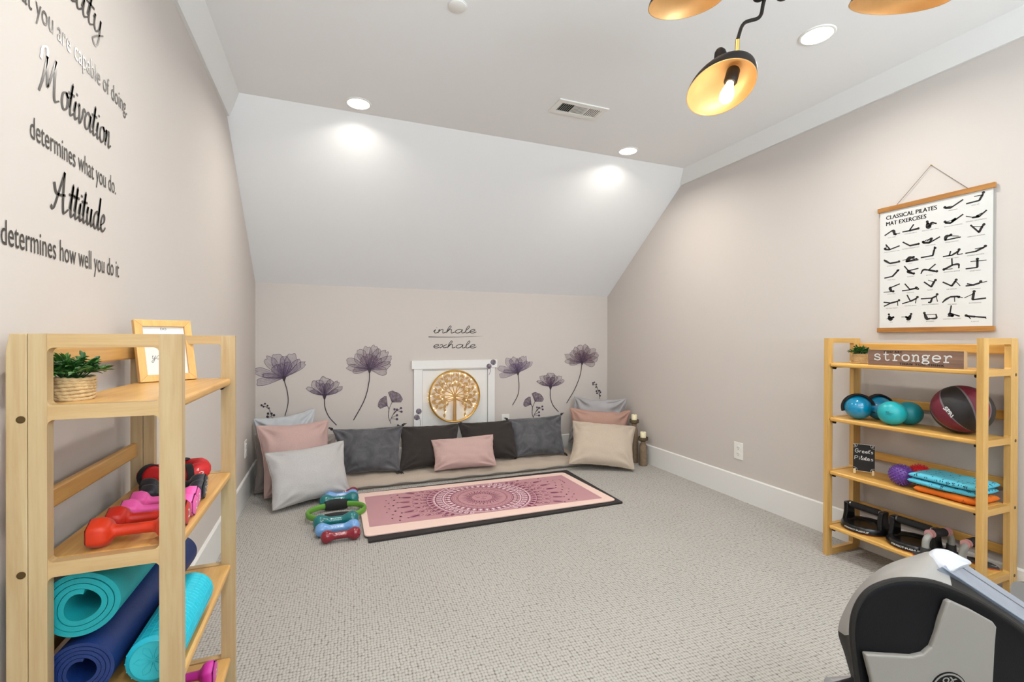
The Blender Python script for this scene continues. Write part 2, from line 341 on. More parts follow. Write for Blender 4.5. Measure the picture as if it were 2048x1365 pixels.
# ------------------------------------------------------------------ stroke letters (x-height 1)
G = {
 'a': (.78, [[(.55,.85),(.3,1),(.08,.65),(.05,.25),(.2,0),(.42,.2),(.58,.95)], [(.58,.95),(.54,.3),(.62,.02),(.82,.2)]]),
 'i': (.36, [[(.0,.35),(.14,.95),(.1,.3),(.18,0),(.38,.2)], [(.2,1.36),(.22,1.48)]]),
 't': (.40, [[(.0,.35),(.22,1.75),(.1,.4),(.17,0),(.40,.2)], [(-.12,1.12),(.42,1.2)]]),
 'o': (.62, [[(.35,1),(.1,.8),(.05,.3),(.2,0),(.45,.2),(.5,.7),(.35,1),(.48,.82),(.68,.9)]]),
 'v': (.62, [[(0,.85),(.1,1),(.14,.5),(.2,0),(.4,.4),(.5,.95),(.68,.85)]]),
 'n': (.66, [[(.02,.7),(.1,1),(.06,.5),(.04,0)], [(.04,.2),(.2,.85),(.36,.98),(.38,.5),(.42,.02),(.66,.25)]]),
 'u': (.68, [[(.0,.6),(.1,1),(.06,.35),(.16,0),(.36,.3),(.47,1)], [(.47,1),(.43,.3),(.52,0),(.70,.2)]]),
 'd': (.78, [[(.5,.85),(.3,1),(.08,.65),(.05,.25),(.2,0),(.42,.25),(.66,1.95)], [(.66,1.95),(.53,.4),(.6,0),(.8,.2)]]),
 'e': (.54, [[(.0,.3),(.36,.6),(.4,.9),(.24,1),(.06,.6),(.08,.15),(.3,0),(.56,.3)]]),
 'b': (.58, [[(.0,.4),(.26,1.5),(.22,2),(.08,1.2),(.04,.3),(.14,0),(.38,.2),(.42,.8),(.28,.9),(.6,.8)]]),
 'l': (.36, [[(.0,.4),(.28,1.5),(.22,2.0),(.08,1.2),(.08,.3),(.18,0),(.38,.25)]]),
 'y': (.70, [[(.0,.7),(.1,1),(.06,.4),(.18,.05),(.38,.35),(.48,1)], [(.48,1),(.4,-.3),(.25,-.85),(.02,-.62),(.3,-.15),(.7,.3)]]),
 'h': (.66, [[(.0,.4),(.28,1.5),(.22,2.0),(.08,1.2),(.04,0)], [(.04,.2),(.2,.85),(.36,.98),(.38,.5),(.42,.02),(.66,.25)]]),
 'w': (.95, [[(.0,.7),(.1,1),(.08,.3),(.2,0),(.36,.4),(.42,.95)], [(.42,.95),(.42,.3),(.54,0),(.72,.5),(.76,1),(.98,.85)]]),
 'x': (.62, [[(-.02,.75),(.14,.95),(.32,.1),(.62,.25)], [(.52,.98),(.02,.0)]]),
 'M': (1.5, [[(-.12,1.5),(-.05,2.1),(.22,2.3),(.3,1.9),(.12,.7),(-.1,-.1)], [(.3,1.9),(.42,.6),(.5,.5),(.75,1.4),(.95,2.1)], [(.95,2.1),(.92,1),(1.0,.05),(1.35,.2)]]),
 'A': (1.25, [[(-.25,.1),(-.02,.05),(.35,1.1),(.68,2.15)], [(.68,2.15),(.66,1.1),(.7,.3),(.8,0),(1.15,.3)], [(-.1,1.35),(.15,.85),(.85,.95)]]),
 'G': (1.3, [[(1.0,1.6),(.6,1.8),(.15,1.4),(.1,.5),(.5,.0),(.95,.3),(1.0,.85),(.55,.85)]]),
 'P': (1.15, [[(.15,1.8),(.12,.9),(.1,0)], [(.15,1.75),(.7,1.75),(.9,1.3),(.6,.9),(.15,.85)]]),
 'r': (.75, [[(.12,1),(.1,.5),(.1,0)], [(.1,.5),(.25,.9),(.55,1)]]),
 'E': (.95, [[(.1,.5),(.65,.55),(.6,.9),(.35,1),(.1,.7),(.12,.2),(.4,0),(.75,.15)]]),
 'T': (.85, [[(.3,1.6),(.3,.7),(.35,.1),(.6,.05)], [(0,1.05),(.65,1.1)]]),
 's': (.8, [[(.6,.9),(.3,1),(.12,.78),(.35,.52),(.58,.25),(.35,0),(.05,.1)]]),
 "'": (.3, [[(.1,1.8),(.06,1.4)]]),
 'I': (.5, [[(.15,.95),(.15,0)], [(.17,1.4),(.19,1.5)]]),
 'L': (.5, [[(.15,1.8),(.15,0)]]),
 'q': (1.0, [[(.65,.85),(.35,1),(.1,.65),(.15,.15),(.4,0),(.65,.4),(.68,1)], [(.68,1),(.68,.3),(.8,0)]]),
 ' ': (.6, []),
}
def strokes(mb, word, F, x0, y0, x1, xh, wd, mi=0, slant=0.0, nib=None, gap=1.0):
    adv = sum(G[c][0]*gap for c in word); sx = (x1-x0)/adv; x = 0
    for c in word:
        for st in G[c][1]:
            mb.ribbon([(x0+(x+px)*sx+py*xh*slant, y0+py*xh) for px, py in st], wd, F, mi, n=6, nib=nib)
        x += G[c][0]*gap
# ================================================================== THE SETTING
b = MB().box(XL-.1, XR+.1, YR-.1, YB+.1, -.06, 0); fl = struct('floor', b, 'carpet', smooth=False)
b = MB().box(XL-.1, XR+.1, YR-.1, YS, CEIL, CEIL+.1); struct('ceiling', b, 'ceiling', smooth=False)
# sloped section of the ceiling, as a slab
sl = Vector((0, YB-YS, KNEE-CEIL)).normalized(); nn = Vector((0, -sl.z, sl.y))
if nn.z < 0: nn = -nn
def slope_slab(x0, x1):
    a = Vector((0, YS, CEIL)); c = Vector((0, YB, KNEE)); a2 = a+nn*.1; c2 = c+nn*.1
    m = MB(); vs = []
    for x in (x0, x1): vs += [(x, p.y, p.z) for p in (a, c, c2, a2)]
    return m.add(vs, [(0, 1, 2, 3), (7, 6, 5, 4), (0, 4, 5, 1), (1, 5, 6, 2), (2, 6, 7, 3), (3, 7, 4, 0)])
struct('ceiling_slope', slope_slab(XL-.1, XR+.1), 'ceiling', smooth=False)
b = MB().box(XL-.1, XR+.1, YB, YB+.1, -.06, KNEE); struct('wall_back', b, 'wall', smooth=False)
prof = [(YR-.1, 0), (YB, 0), (YB, KNEE), (YS, CEIL), (YR-.1, CEIL)]
XF = Matrix(((0, 0, 1, 0), (1, 0, 0, 0), (0, 1, 0, 0), (0, 0, 0, 1)))   # prism (y,z) outline swept along x
b = MB().prism(prof, XL-.1, XL, 0, XF); struct('wall_left', b, 'wall', smooth=False)
b = MB().prism(prof, XR, XR+.1, 0, XF); struct('wall_right', b, 'wall', smooth=False)
# wall behind the camera with its wide window
WX0, WX1, WZ0, WZ1 = -.25, 2.25, .55, 2.15
b = MB().box(XL, WX0, YR-.1, YR, 0, CEIL).box(WX1, XR, YR-.1, YR, 0, CEIL).box(WX0, WX1, YR-.1, YR, 0, WZ0).box(WX0, WX1, YR-.1, YR, WZ1, CEIL)
struct('wall_front', b, 'wall', smooth=False)
b = MB()
for x in (WX0, WX0+.82, WX0+1.66, WX1-.05): b.box(x, x+.05, YR-.07, YR-.03, WZ0, WZ1)
for z in (WZ0, WZ1-.05): b.box(WX0, WX1, YR-.07, YR-.03, z, z+.05)
win = struct('window_1', b, 'trim', smooth=False)
M['glass'] = mat('window_glass', (250, 252, 252), .02, trans=1.0)
for x in (WX0+.05, WX0+.87, WX0+1.71): MB().box(x, x+(.77 if x < 1 else .49), YR-.053, YR-.049, WZ0+.05, WZ1-.05).build('pane', 'glass', win, smooth=False)
# crown boards
cdp, cwd = .089, .074
for i, (xw, sg) in enumerate(((XL, 1), (XR, -1))):
    pts = [(xw, CEIL-cdp), (xw+sg*.013, CEIL-cdp), (xw+sg*.016, CEIL-cdp+.008), (xw+sg*(cwd-.006), CEIL-.01), (xw+sg*cwd, CEIL), (xw, CEIL)]
    XP = Matrix(((1, 0, 0, 0), (0, 0, 1, 0), (0, 1, 0, 0), (0, 0, 0, 1)))
    struct('trim_%d' % (i+1), MB().prism(pts, YR, YS+.10, 0, XP), 'trim', angle=20)
# baseboards
BBH = .163
def board_profile(t): return [(0, 0), (t, 0), (t, BBH-.006), (t-.004, BBH), (0, BBH)]
struct('baseboard_left', MB().prism(board_profile(.012), YR, YB, 0, Matrix(((1, 0, 0, XL), (0, 0, 1, 0), (0, 1, 0, 0), (0, 0, 0, 1)))), 'trim', smooth=False)
struct('baseboard_right', MB().prism(board_profile(.012), YR, YB, 0, Matrix(((-1, 0, 0, XR), (0, 0, 1, 0), (0, 1, 0, 0), (0, 0, 0, 1)))), 'trim', smooth=False)
b = MB()
for x0, x1 in ((XL+.012, .656), (1.37, XR-.012)): b.prism(board_profile(.012), x0, x1, 0, Matrix(((0, 0, 1, 0), (-1, 0, 0, YB), (0, 1, 0, 0), (0, 0, 0, 1))))
struct('baseboard_back', b, 'trim', smooth=False)
# little access door with cased opening
DY = YB-.008
door = struct('door_1', MB().box(.731, 1.303, DY, YB, .0, .80), 'trim', smooth=False)
cs = MB().box(.656, .728, YB-.02, YB, 0, .812).box(1.306, 1.37, YB-.02, YB, 0, .812).box(.728, 1.306, YB-.018, YB, .803, .812)
cs.build('casing', 'trim', door, bevel=.0015, smooth=False)
MB().box(.637, 1.392, YB-.026, YB, .812, .882).build('header_board', 'trim', door, bevel=.002, smooth=False)
MB().box(.728, .731, DY-.0006, YB, .0, .803, 0).box(1.303, 1.306, DY-.0006, YB, 0, .803).box(.728, 1.306, DY-.0006, YB, .8, .803).build('door_gap', 'dark', door, smooth=False)

# ================================================================== CEILING FIXTURES
CAN_LABEL = ['round recessed downlight in the ceiling above the left of the sloped wall', 'round recessed downlight in the ceiling above the right of the sloped wall, beyond the vent',
             'largest round recessed downlight, beside the copper-lined chandelier']
for i, (x, y) in enumerate(CANS):
    lab = CAN_LABEL[i] if i < 3 else 'round recessed downlight in the ceiling out of sight behind the camera'
    t = thing('recessed_downlight', lab, 'ceiling light', (x, y, CEIL), 'recessed downlights')
    MB().lathe([(.057, -.001), (.0585, -.005), (.066, -.004), (.069, 0)], 40, 0, T((x, y, CEIL))).build('trim_ring', 'white', t)
    MB().lathe([(0, -.003), (.057, -.003), (.058, -.001)], 40, 0, T((x, y, CEIL))).build('lens', 'lens', t)
t = thing('smoke_detector', 'round white flat cover on the ceiling at the top edge of the photo', 'smoke detector', (.459, 1.757, CEIL))
MB().lathe([(0, -.006), (.031, -.006), (.0345, -.004), (.035, 0)], 40, 0, T((.459, 1.757, CEIL))).build('cover', 'white', t)
MB().lathe([(.035, -.0015), (.0375, -.0015), (.038, 0)], 40, 0, T((.459, 1.757, CEIL))).build('mounting_ring', 'ceiling', t)
vx0, vx1, vy0, vy1 = 1.145, 1.450, 2.225, 2.372
t = thing('ceiling_vent', 'white rectangular air vent with three louvred sections in the ceiling', 'vent', ((vx0+vx1)/2, (vy0+vy1)/2, CEIL))
b = MB()
zb, zt = CEIL-.007, CEIL
b.box(vx0, vx1, vy0, vy0+.030, zb, zt).box(vx0, vx1, vy1-.030, vy1, zb, zt).box(vx0, vx0+.03, vy0+.03, vy1-.03, zb, zt).box(vx1-.03, vx1, vy0+.03, vy1-.03, zb, zt)
xs = [vx0+.03+k*(vx1-vx0-.06)/3 for k in range(4)]
for k in (1, 2): b.box(xs[k]-.002, xs[k]+.002, vy0+.03, vy1-.03, zb, zt)
b.build('frame', 'white', t, bevel=.001, smooth=False)
MB().box(vx0+.03, vx1-.03, vy0+.03, vy1-.03, CEIL-.0012, CEIL).build('duct_shade', 'dark', t, smooth=False)  # thin dark sheet standing in for the shade behind the louvres
ya, yb = vy0+.03, vy1-.03
for k in range(3):
    n = 7
    for j in range(n):
        m = MB()
        if k == 1:
            y = ya+(j+.5)*(yb-ya)/n; m.box(xs[1]+.002, xs[2]-.002, -.008, .008, -.0004, .0004, 0, T((0, y, CEIL-.0055)) @ RX(.25))
        else:
            x = xs[k]+(j+.5)*(xs[k+1]-xs[k])/n; m.box(-.0046, .0046, ya, yb, -.0004, .0004, 0, T((x, 0, CEIL-.005)) @ RY((-.95 if k == 0 else -.25)))
        m.build('louvre', 'white', t, smooth=False)
# chandelier ---------------------------------------------------------
hub = atD(1546, -46, 1.32)
ch = thing('chandelier', 'black chandelier with copper-lined shades on bent arms at the top of the photo', 'chandelier', (hub.x, hub.y, CEIL))
MB().lathe([(0, -.025), (.06, -.022), (.065, 0)], 32, 0, T((hub.x, hub.y, CEIL))).build('canopy', 'black_metal', ch)
MB().tube([(hub.x, hub.y, CEIL-.02), hub], .006, 12).build('stem', 'black_metal', ch)
hb = MB().lathe([(0, -.034), (.012, -.033), (.018, -.026), (.02, .02), (.012, .04), (0, .042)], 24, 0, T(hub)).build('hub', 'black_metal', ch)
for (ax_, ay_) in ((1519, 0), (1566, -2)):   # small curled arm ends beside the hub
    p = atD(ax_, ay_-6, 1.31); MB().sphere(p, .017, 16, 0, (1, 1, .6)).tube(cr([hub+Vector((0, 0, -.02)), (hub+p)/2+Vector((0, 0, -.004)), p], 6), .006, 10).build('arm_joint', 'black_metal', ch)
def shade(cx, cy, dep, ang, tilt, rad, off, depth, armpx, hang=None, cap=None, bk=1.0):
    c = atD(cx, cy, dep); toc = (EYE-c).normalized()
    rr = (CR-toc*CR.dot(toc)).normalized(); uu = toc.cross(rr)
    emaj = rr*math.cos(ang)+uu*math.sin(ang); emin = -rr*math.sin(ang)+uu*math.cos(ang)
    n = (toc*math.cos(tilt) - emin*math.sin(tilt)).normalized()      # out of the mouth of the shade
    X = frame(c, emaj, -n)                                           # local z = towards the dome's top
    sh = lambda z: off*(max(0, min(1, z/depth)))**1.2
    K = 14
    outer = [(rad*math.cos(i/K*PI/2)**.8 if i < K else 0, depth*math.sin(i/K*PI/2)) for i in range(K+1)]
    inner = [(max(0, r-.0022), max(0, z-.0022)) for r, z in outer][::-1]
    s = MB().lathe(outer, 56, 0, X, sh).build('lamp_shade', 'black_metal', ch, angle=70)
    MB().lathe([(0 if i == 0 else r, z) for i, (r, z) in enumerate(inner)]+[(rad, 0)], 56, 0, X, sh).build('shade_lining', 'copper', s, angle=70)
    nip = atD(*cap) if cap else X @ Vector((off*.9, 0, depth*.97))
    MB().lathe([(.019, 0), (.0175, .012), (.0150, .024), (.0095, .032), (0, .035)], 24, 0, frame(nip, None, (CU-CR*.05-CF*-.15) if cap else -n)).build('shade_cap', 'black_metal', s)
    a0 = X @ Vector((off+.012, 0, depth*.9))
    bd = (CU*hang[0]+CR*hang[1]+toc*hang[2]).normalized() if hang else n
    p0 = a0+bd*.012; FM = frame(p0, None, bd)
    MB().lathe([(0, 0), (.016, 0), (.0175, .004), (.0175, .05*bk), (.014, .056*bk), (0, .056*bk)], 24, 0, FM).build('socket', 'black_metal', s)
    FB = frame(p0+bd*.056*bk, None, bd) @ Matrix.Scale(bk, 4)
    MB().lathe([(.011, -.004), (.012, .006), (.018, .028), (.0225, .05), (.021, .066), (.012, .078), (0, .082)], 24, 0, FB).build('light_bulb', 'bulb', s)
    lamp('chandelier_lamp', 'POINT', p0+bd*.105*bk, 1.4 if hang else .22, (1, .84, .64), .026)
    j = X @ Vector((off+.018, 0, depth*.97))
    pts = [atD(x, y, d_) for x, y, d_ in armpx]
    top = pts[-1]
    MB().tube([j, top], .0058, 12).build('brass_joint', 'brass', s)
    MB().tube(cr([top]+pts[::-1][1:]+[hub], 8), .0050, 12).build('arm', 'black_metal', ch)
shade(1442, 178, 1.30, .469, .794, .092, .034, .058, [(1528, 2, 1.31), (1519, 34, 1.31), (1488, 47, 1.30), (1475, 80, 1.29)], (-.93, -.26, .35), (1442, 119, 1.345), .82)
shade(1372, 4, 1.38, .204, 1.17, .108, .035, .080, [(1500, -75, 1.34), (1440, -92, 1.37), (1410, -82, 1.38)], bk=.36)
shade(1798, 3, 1.18, .087, 1.30, .108, .035, .080, [(1640, -80, 1.28), (1760, -110, 1.22), (1800, -100, 1.20)], bk=.36)

# ================================================================== WALL LETTERING (left wall)
LX = XL+.0012
def FL(u, v): return (LX, u, v)
def wall_word(word, y0, y1, z, xh, wd, label):
    m = MB(); strokes(m, word, FL, y0, z, y1, xh, wd, nib=.5, slant=.12)
    tag(m.build('wall_lettering', 'vinyl', smooth=False), label, 'wall decal', 'motivational lettering')
def wall_line(txt, y0, y1, z, h, label):
    m = MB(); put_text(m, txt, FL, y0, z, y1-y0, h)
    tag(m.build('wall_lettering', 'vinyl', smooth=False), label, 'wall decal', 'motivational lettering')
wall_word('Ability', 1.13, 1.425, 1.792, .040, .0072, 'cut-off brush script word ending in bility, topmost on the left wall')
wall_line('is what you are capable of doing.', 1.015, 1.568, 1.674, .044, 'shiny line of words reading what you are capable of doing on the left wall')
wall_word('Motivation', 1.160, 1.466, 1.543, .040, .0072, 'brush script word Motivation on the left wall')
wall_line('determines what you do.', 1.126, 1.497, 1.438, .044, 'line of words reading determines what you do on the left wall')
wall_word('Attitude', 1.205, 1.433, 1.327, .040, .0075, 'brush script word Attitude on the left wall')
wall_line('determines how well you do it', 1.043, 1.515, 1.226, .046, 'lowest line reading determines how well you do it on the left wall')

# ================================================================== BACK WALL DECALS
BY = YB-.0012
class Lay:                                        # each new petal lies a hair in front of the one before
    def __init__(s, y=BY): s.y = y
    def F(s):
        s.y -= .00012; y = s.y
        return lambda px, py: atY(px, py, y)
for k, rgb in (('petal_a', (120, 96, 140)), ('petal_b', (128, 98, 122)), ('petal_c', (122, 78, 96)), ('petal_d', (120, 98, 128))): M[k] = petal_mat(k, rgb, .20)
M['leaf_tint'] = petal_mat('leaf_tint', (104, 82, 104), .55)
M['line'] = mat('plum_line', (88, 70, 94), .6, var=.1, vscale=60)
M['line2'] = mat('dark_plum_line', (58, 46, 58), .6, var=.1, vscale=60)
rnd = random.Random(5)
def bloom(name, label, base, petals, stem, pm, k=1.0, veins=3, group='purple flower decals'):
    """petals: (dx, dy, width) from the flower's base, picture pixels on the wall"""
    t = thing(name, label, 'wall decal', tuple(atY(stem[-1][0], stem[-1][1], YB-.001)), group)
    L = Lay(); bx, by = base
    for (dx, dy, wd) in petals:
        dx, dy, wd = dx*k, dy*k, wd*k
        ln = math.hypot(dx, dy); ux, uy = dx/ln, dy/ln; nx, ny = -uy, ux
        out = []
        for (s_, q) in ((0, .04), (.25, .36), (.55, .84), (.8, 1.0), (.95, .68), (1.02, .2), (1.0, -.12), (1.03, -.42), (.9, -.88), (.65, -1.0), (.3, -.5)):
            j = 1+rnd.uniform(-.06, .06)
            out.append((bx+ux*ln*s_*j+nx*wd*.5*q, by+uy*ln*s_*j+ny*wd*.5*q))
        sm = [tuple(p.to_2d()) for p in cr([(x, y, 0) for x, y in out], 4, True)]
        F = L.F(); m = MB(); m.poly(sm, F, 0)
        F = L.F(); m.ribbon(out, .55*k+.12, F, 1, 4, closed=True)
        for v in range(veins):
            q = (v+.5)/veins*2-1; q *= .75
            m.ribbon([(bx+nx*wd*.03*q, by+ny*wd*.03*q), (bx+ux*ln*.5+nx*wd*.42*q, by+uy*ln*.5+ny*wd*.42*q), (bx+ux*ln*.93+nx*wd*.46*q, by+uy*ln*.93+ny*wd*.46*q)], .6*k+.08, F, 1, 4, taper='end')
        m.build('petal', [pm, 'line'], t, smooth=False)
    F = L.F(); m = MB()
    m.ribbon(stem, 1.7*max(k, .75), F, 0, 8)
    m.poly([(bx-5*k, by-3*k), (bx+5*k, by-3*k), (bx+1.5*k, by+7*k), (bx-1.2*k, by+7*k)], F, 0)
    for i in range(5): m.ribbon([(bx, by-1*k), (bx+rnd.uniform(-9, 9)*k, by-rnd.uniform(8, 20)*k)], .8*k, F, 0, 4)
    m.build('stem', ['line2'], t, smooth=False)
PA = [(-56, -14, 17), (-55, 10, 15), (-34, -40, 22), (-16, -44, 26), (3, -42, 20), (20, -46, 24), (31, -32, 18), (41, -30, 13), (-20, -24, 20), (-6, -27, 18), (-40, -5, 11), (10, -30, 15)]
PB = [(-34, -15, 9), (-24, -27, 15), (-12, -30, 16), (1, -36, 22), (14, -30, 15), (27, -27, 12), (35, -16, 9), (-6, -24, 13), (7, -24, 13), (-27, -10, 7), (26, -10, 7)]
PC = [(-43, -4, 14), (-44, -18, 16), (-28, -28, 19), (-20, -38, 18), (-5, -44, 18), (12, -46, 17), (18, -38, 15), (34, -34, 19), (42, -22, 17), (41, -10, 16), (34, 5, 17), (-33, 3, 12), (-14, -24, 16), (0, -30, 17), (12, -25, 15), (24, -18, 13)]
bloom('flower_decal', 'large lilac poppy decal leaning left, nearest the left corner of the back wall', (568, 756), PA, [(568, 760), (575, 785), (576, 808), (570, 832)], 'petal_a')
bloom('flower_decal', 'small mauve poppy decal between two larger ones, left of the access door', (649, 792), PB, [(649, 796), (650, 815), (658, 834), (673, 851)], 'petal_d')
bloom('flower_decal', 'large full peony decal left of the access door', (739, 739), PC, [(739, 742), (738, 765), (729, 800), (707, 841)], 'petal_b')
bloom('flower_decal', 'lilac poppy decal just right of the access door', (1036, 746), PA, [(1036, 748), (1038, 770), (1036, 790), (1025, 811)], 'petal_a', .68)
bloom('flower_decal', 'small mauve poppy decal right of the door, above the velvet pillow', (1101, 774), PB, [(1101, 777), (1101, 795), (1106, 811), (1117, 824)], 'petal_b', .76)
bloom('flower_decal', 'full dusky peony decal nearest the right corner of the back wall', (1164, 725), PC, [(1164, 728), (1160, 752), (1149, 780), (1133, 807)], 'petal_c', .74)
def fan(m, L, c, r, a, spread=1.75, n=9):
    """ginkgo-like leaf: fan from stalk point c"""
    F = L.F()
    pts = [c]+[(c[0]+r*(1.0 if i not in (0, n-1) else .82)*math.cos(a+spread*(i/(n-1)-.5)), c[1]-r*(1.0+.05*math.sin(i*2.3))*math.sin(a+spread*(i/(n-1)-.5))) for i in range(n)]
    m.poly(pts, F, 0); F = L.F(); m.ribbon(pts, .7, F, 1, 1, smooth=False, closed=True)
    for i in range(n): m.ribbon([c, pts[1+i]], .55, F, 1, 1, smooth=False, taper='end')
def berries(m, L, stalks):
    F = L.F()
    for (p, q, r) in stalks:
        m.ribbon([p, ((p[0]+q[0])/2+1, (p[1]+q[1])/2), q], .7, F, 1, 3)
        m.disc(q, r, F, 2, 10)
def ginkgo(label, o, k):
    t = thing('ginkgo_decal', label, 'wall decal', tuple(atY(o[0], o[1], YB-.001)), 'ginkgo leaf decals')
    L = Lay(); q = lambda x, y: (o[0]+x*k, o[1]+y*k)
    m = MB(); fan(m, L, q(-3, -36), 19*k, math.radians(148)); m.build('leaf', ['leaf_tint', 'line'], t, smooth=False)
    m = MB(); fan(m, L, q(6, -43), 22*k, math.radians(58), 2.0); m.build('leaf', ['leaf_tint', 'line'], t, smooth=False)
    m = MB(); F = L.F()
    m.ribbon([q(4, 0), q(-1, -14), q(0, -28), q(-3, -36)], 1.1, F, 1, 6); m.ribbon([q(-1, -12), q(0, -28), q(6, -43)], 1.0, F, 1, 6); m.ribbon([q(2, -6), q(8, -18), q(14, -26)], 1.0, F, 1, 6)
    berries(m, L, [(q(8, -18), q(11, -29), 2.3*k), (q(8, -18), q(16, -28), 2.5*k), (q(14, -26), q(24, -31), 2.4*k), (q(14, -26), q(25, -24), 2.4*k), (q(5, -12), q(16, -17), 2.5*k), (q(4, -10), q(16, -9), 2.6*k)])
    m.build('berry_sprig', ['leaf_tint', 'line2', 'line'], t, smooth=False)
ginkgo('pair of purple ginkgo leaves with berries decal, left of the access door', (778, 848), 1.0)
ginkgo('pair of purple ginkgo leaves with berries decal, above the right velvet pillow', (1065, 839), .82)
def sprig(label, pts, dots):
    m = MB(); L = Lay(); F = L.F(); m.ribbon(pts, 1.0, F, 0, 6)
    for x, y, r in dots:
        q = min(pts, key=lambda p: (p[0]-x)**2+(p[1]-y)**2); m.ribbon([q, (x, y)], .6, F, 0, 1, smooth=False); m.disc((x, y), r, F, 0, 9)
    tag(m.build('berry_decal', ['line2'], smooth=False), label, 'wall decal', 'berry sprig decals')
sprig('small dark berry sprig decal in the left corner above the pillows', [(524, 812), (533, 815), (540, 822), (543, 832), (545, 842), (545, 852)],
      [(523, 811, 2.2), (527, 814, 2), (530, 808, 2), (535, 812, 2), (538, 817, 1.8), (536, 828, 2.6), (535, 834, 2.8), (543, 828, 2.6), (548, 831, 2.6), (546, 839, 3), (537, 838, 2.2)])
sprig('small dark berry sprig decal in the right corner above the pillows', [(1185, 767), (1192, 771), (1196, 780), (1199, 790), (1199, 798)],
      [(1186, 766, 1.5), (1189, 765, 1.5), (1186, 770, 1.5), (1193, 769, 1.5), (1192, 775, 1.5), (1193, 783, 1.9), (1199, 782, 1.9), (1194, 787, 1.9), (1201, 785, 1.7), (1200, 792, 1.9)])
def rounds(label, leaves, stem, y):
    m = MB(); L = Lay(y)
    for cx, cy, r in leaves:
        F = L.F(); m.disc((cx, cy), r, F, 0, 16); F = L.F(); m.ribbon([(cx+r*math.cos(a*PI/8), cy+r*math.sin(a*PI/8)) for a in range(16)], .5, F, 1, 1, closed=True, smooth=False)
        for a in range(7): m.ribbon([(cx, cy+r*.9), (cx+r*.8*math.cos(a*PI/6), cy-r*.8*math.sin(a*PI/6)*.9)], .4, F, 1, 1, smooth=False)
    F = L.F(); m.ribbon(stem, .7, F, 1, 6)
    tag(m.build('leaf_decal', ['leaf_tint', 'line'], smooth=False), label, 'wall decal', 'round leaf decals')
rounds('two round purple leaves decal on the left door casing', [(837.5, 823.5, 5.5), (833.5, 835.5, 5.5)], [(838, 833), (840, 840), (841, 852)], YB-.0205)
rounds('two round purple leaves decal at the right end of the door header', [(986.5, 725, 5.3), (978, 733, 4.8)], [(981, 737), (981, 743), (977.5, 751)], YB-.0265)
FBk = lambda px, py: atY(px, py, BY)
def script(word, x0, x1, y, xh, label):
    m = MB(); strokes(m, word, lambda u, v: atY(u, 2*y-v, BY), x0, y, x1, xh, 1.3, slant=.22, gap=1.0)
    tag(m.build('wall_lettering', 'thinvinyl', smooth=False), label, 'wall decal', 'breathing script')
script('inhale', 866, 952, 666.5, 7.2, 'thin black script word inhale above the access door')
script('exhale', 866, 952, 696.5, 7.2, 'thin black script word exhale above the access door')
m = MB(); m.ribbon([(857, 674.2), (890, 674.5), (930, 674), (965, 673)], 1.7, FBk, 0, 6, taper='end')
tag(m.build('wall_lettering', 'thinvinyl', smooth=False), 'thin black line between the words inhale and exhale', 'wall decal', 'breathing script')

# ================================================================== TREE OF LIFE LIGHT
TC = Vector((.998, YB-.044, .575)); TRd = .218
t = thing('tree_wall_light', 'round gold tree of life ornament with tiny lights on the white door', 'wall ornament', tuple(TC))
MB().tube([(TC.x+TRd*math.cos(2*PI*k/72), TC.y, TC.z+TRd*math.sin(2*PI*k/72)) for k in range(72)], .009, 10, 0, True, flat=2.2, up=(0, 1, 0)).build('ring', 'gold', t)
M['gold_flat'] = mat('antique_gold', (190, 150, 94), .45, .45, bump=.1, bscale=60, var=.12, vscale=30)
m = MB()
tp = [(.0, -.212, .016), (.0, -.13, .0105), (.002, -.06, .0095), (.0, .0, .012)]
P_ = cr([(x, TC.y*0, z) for x, z, r in tp], 6); R_ = [tp[0][2]+(tp[-1][2]-tp[0][2])*i/(len(P_)-1) for i in range(len(P_))]
m.tube([TC+p for p in P_], R_, 8, flat=.5, up=(0, 1, 0)); m.build('trunk', 'gold_flat', t)
lr = random.Random(11)
def leaf(m, p, a, ln, wd):
    u = Vector((math.cos(a), 0, math.sin(a))); n = Vector((-u.z, 0, u.x))
    o = [p, p+u*ln*.3+n*wd*.42, p+u*ln*.6+n*wd*.45, p+u*ln, p+u*ln*.6-n*wd*.45, p+u*ln*.3-n*wd*.42]
    k = Vector((0, .0012, 0)); jy = Vector((0, lr.uniform(-.010, .006), 0)); o = [q+jy for q in o]; vs = [q-k for q in o]+[q+k for q in o]
    m.add(vs, [(0, 1, 2, 3, 4, 5), (11, 10, 9, 8, 7, 6)]+[(i, 6+i, 6+(i+1) % 6, (i+1) % 6) for i in range(6)])
fairy_at = []
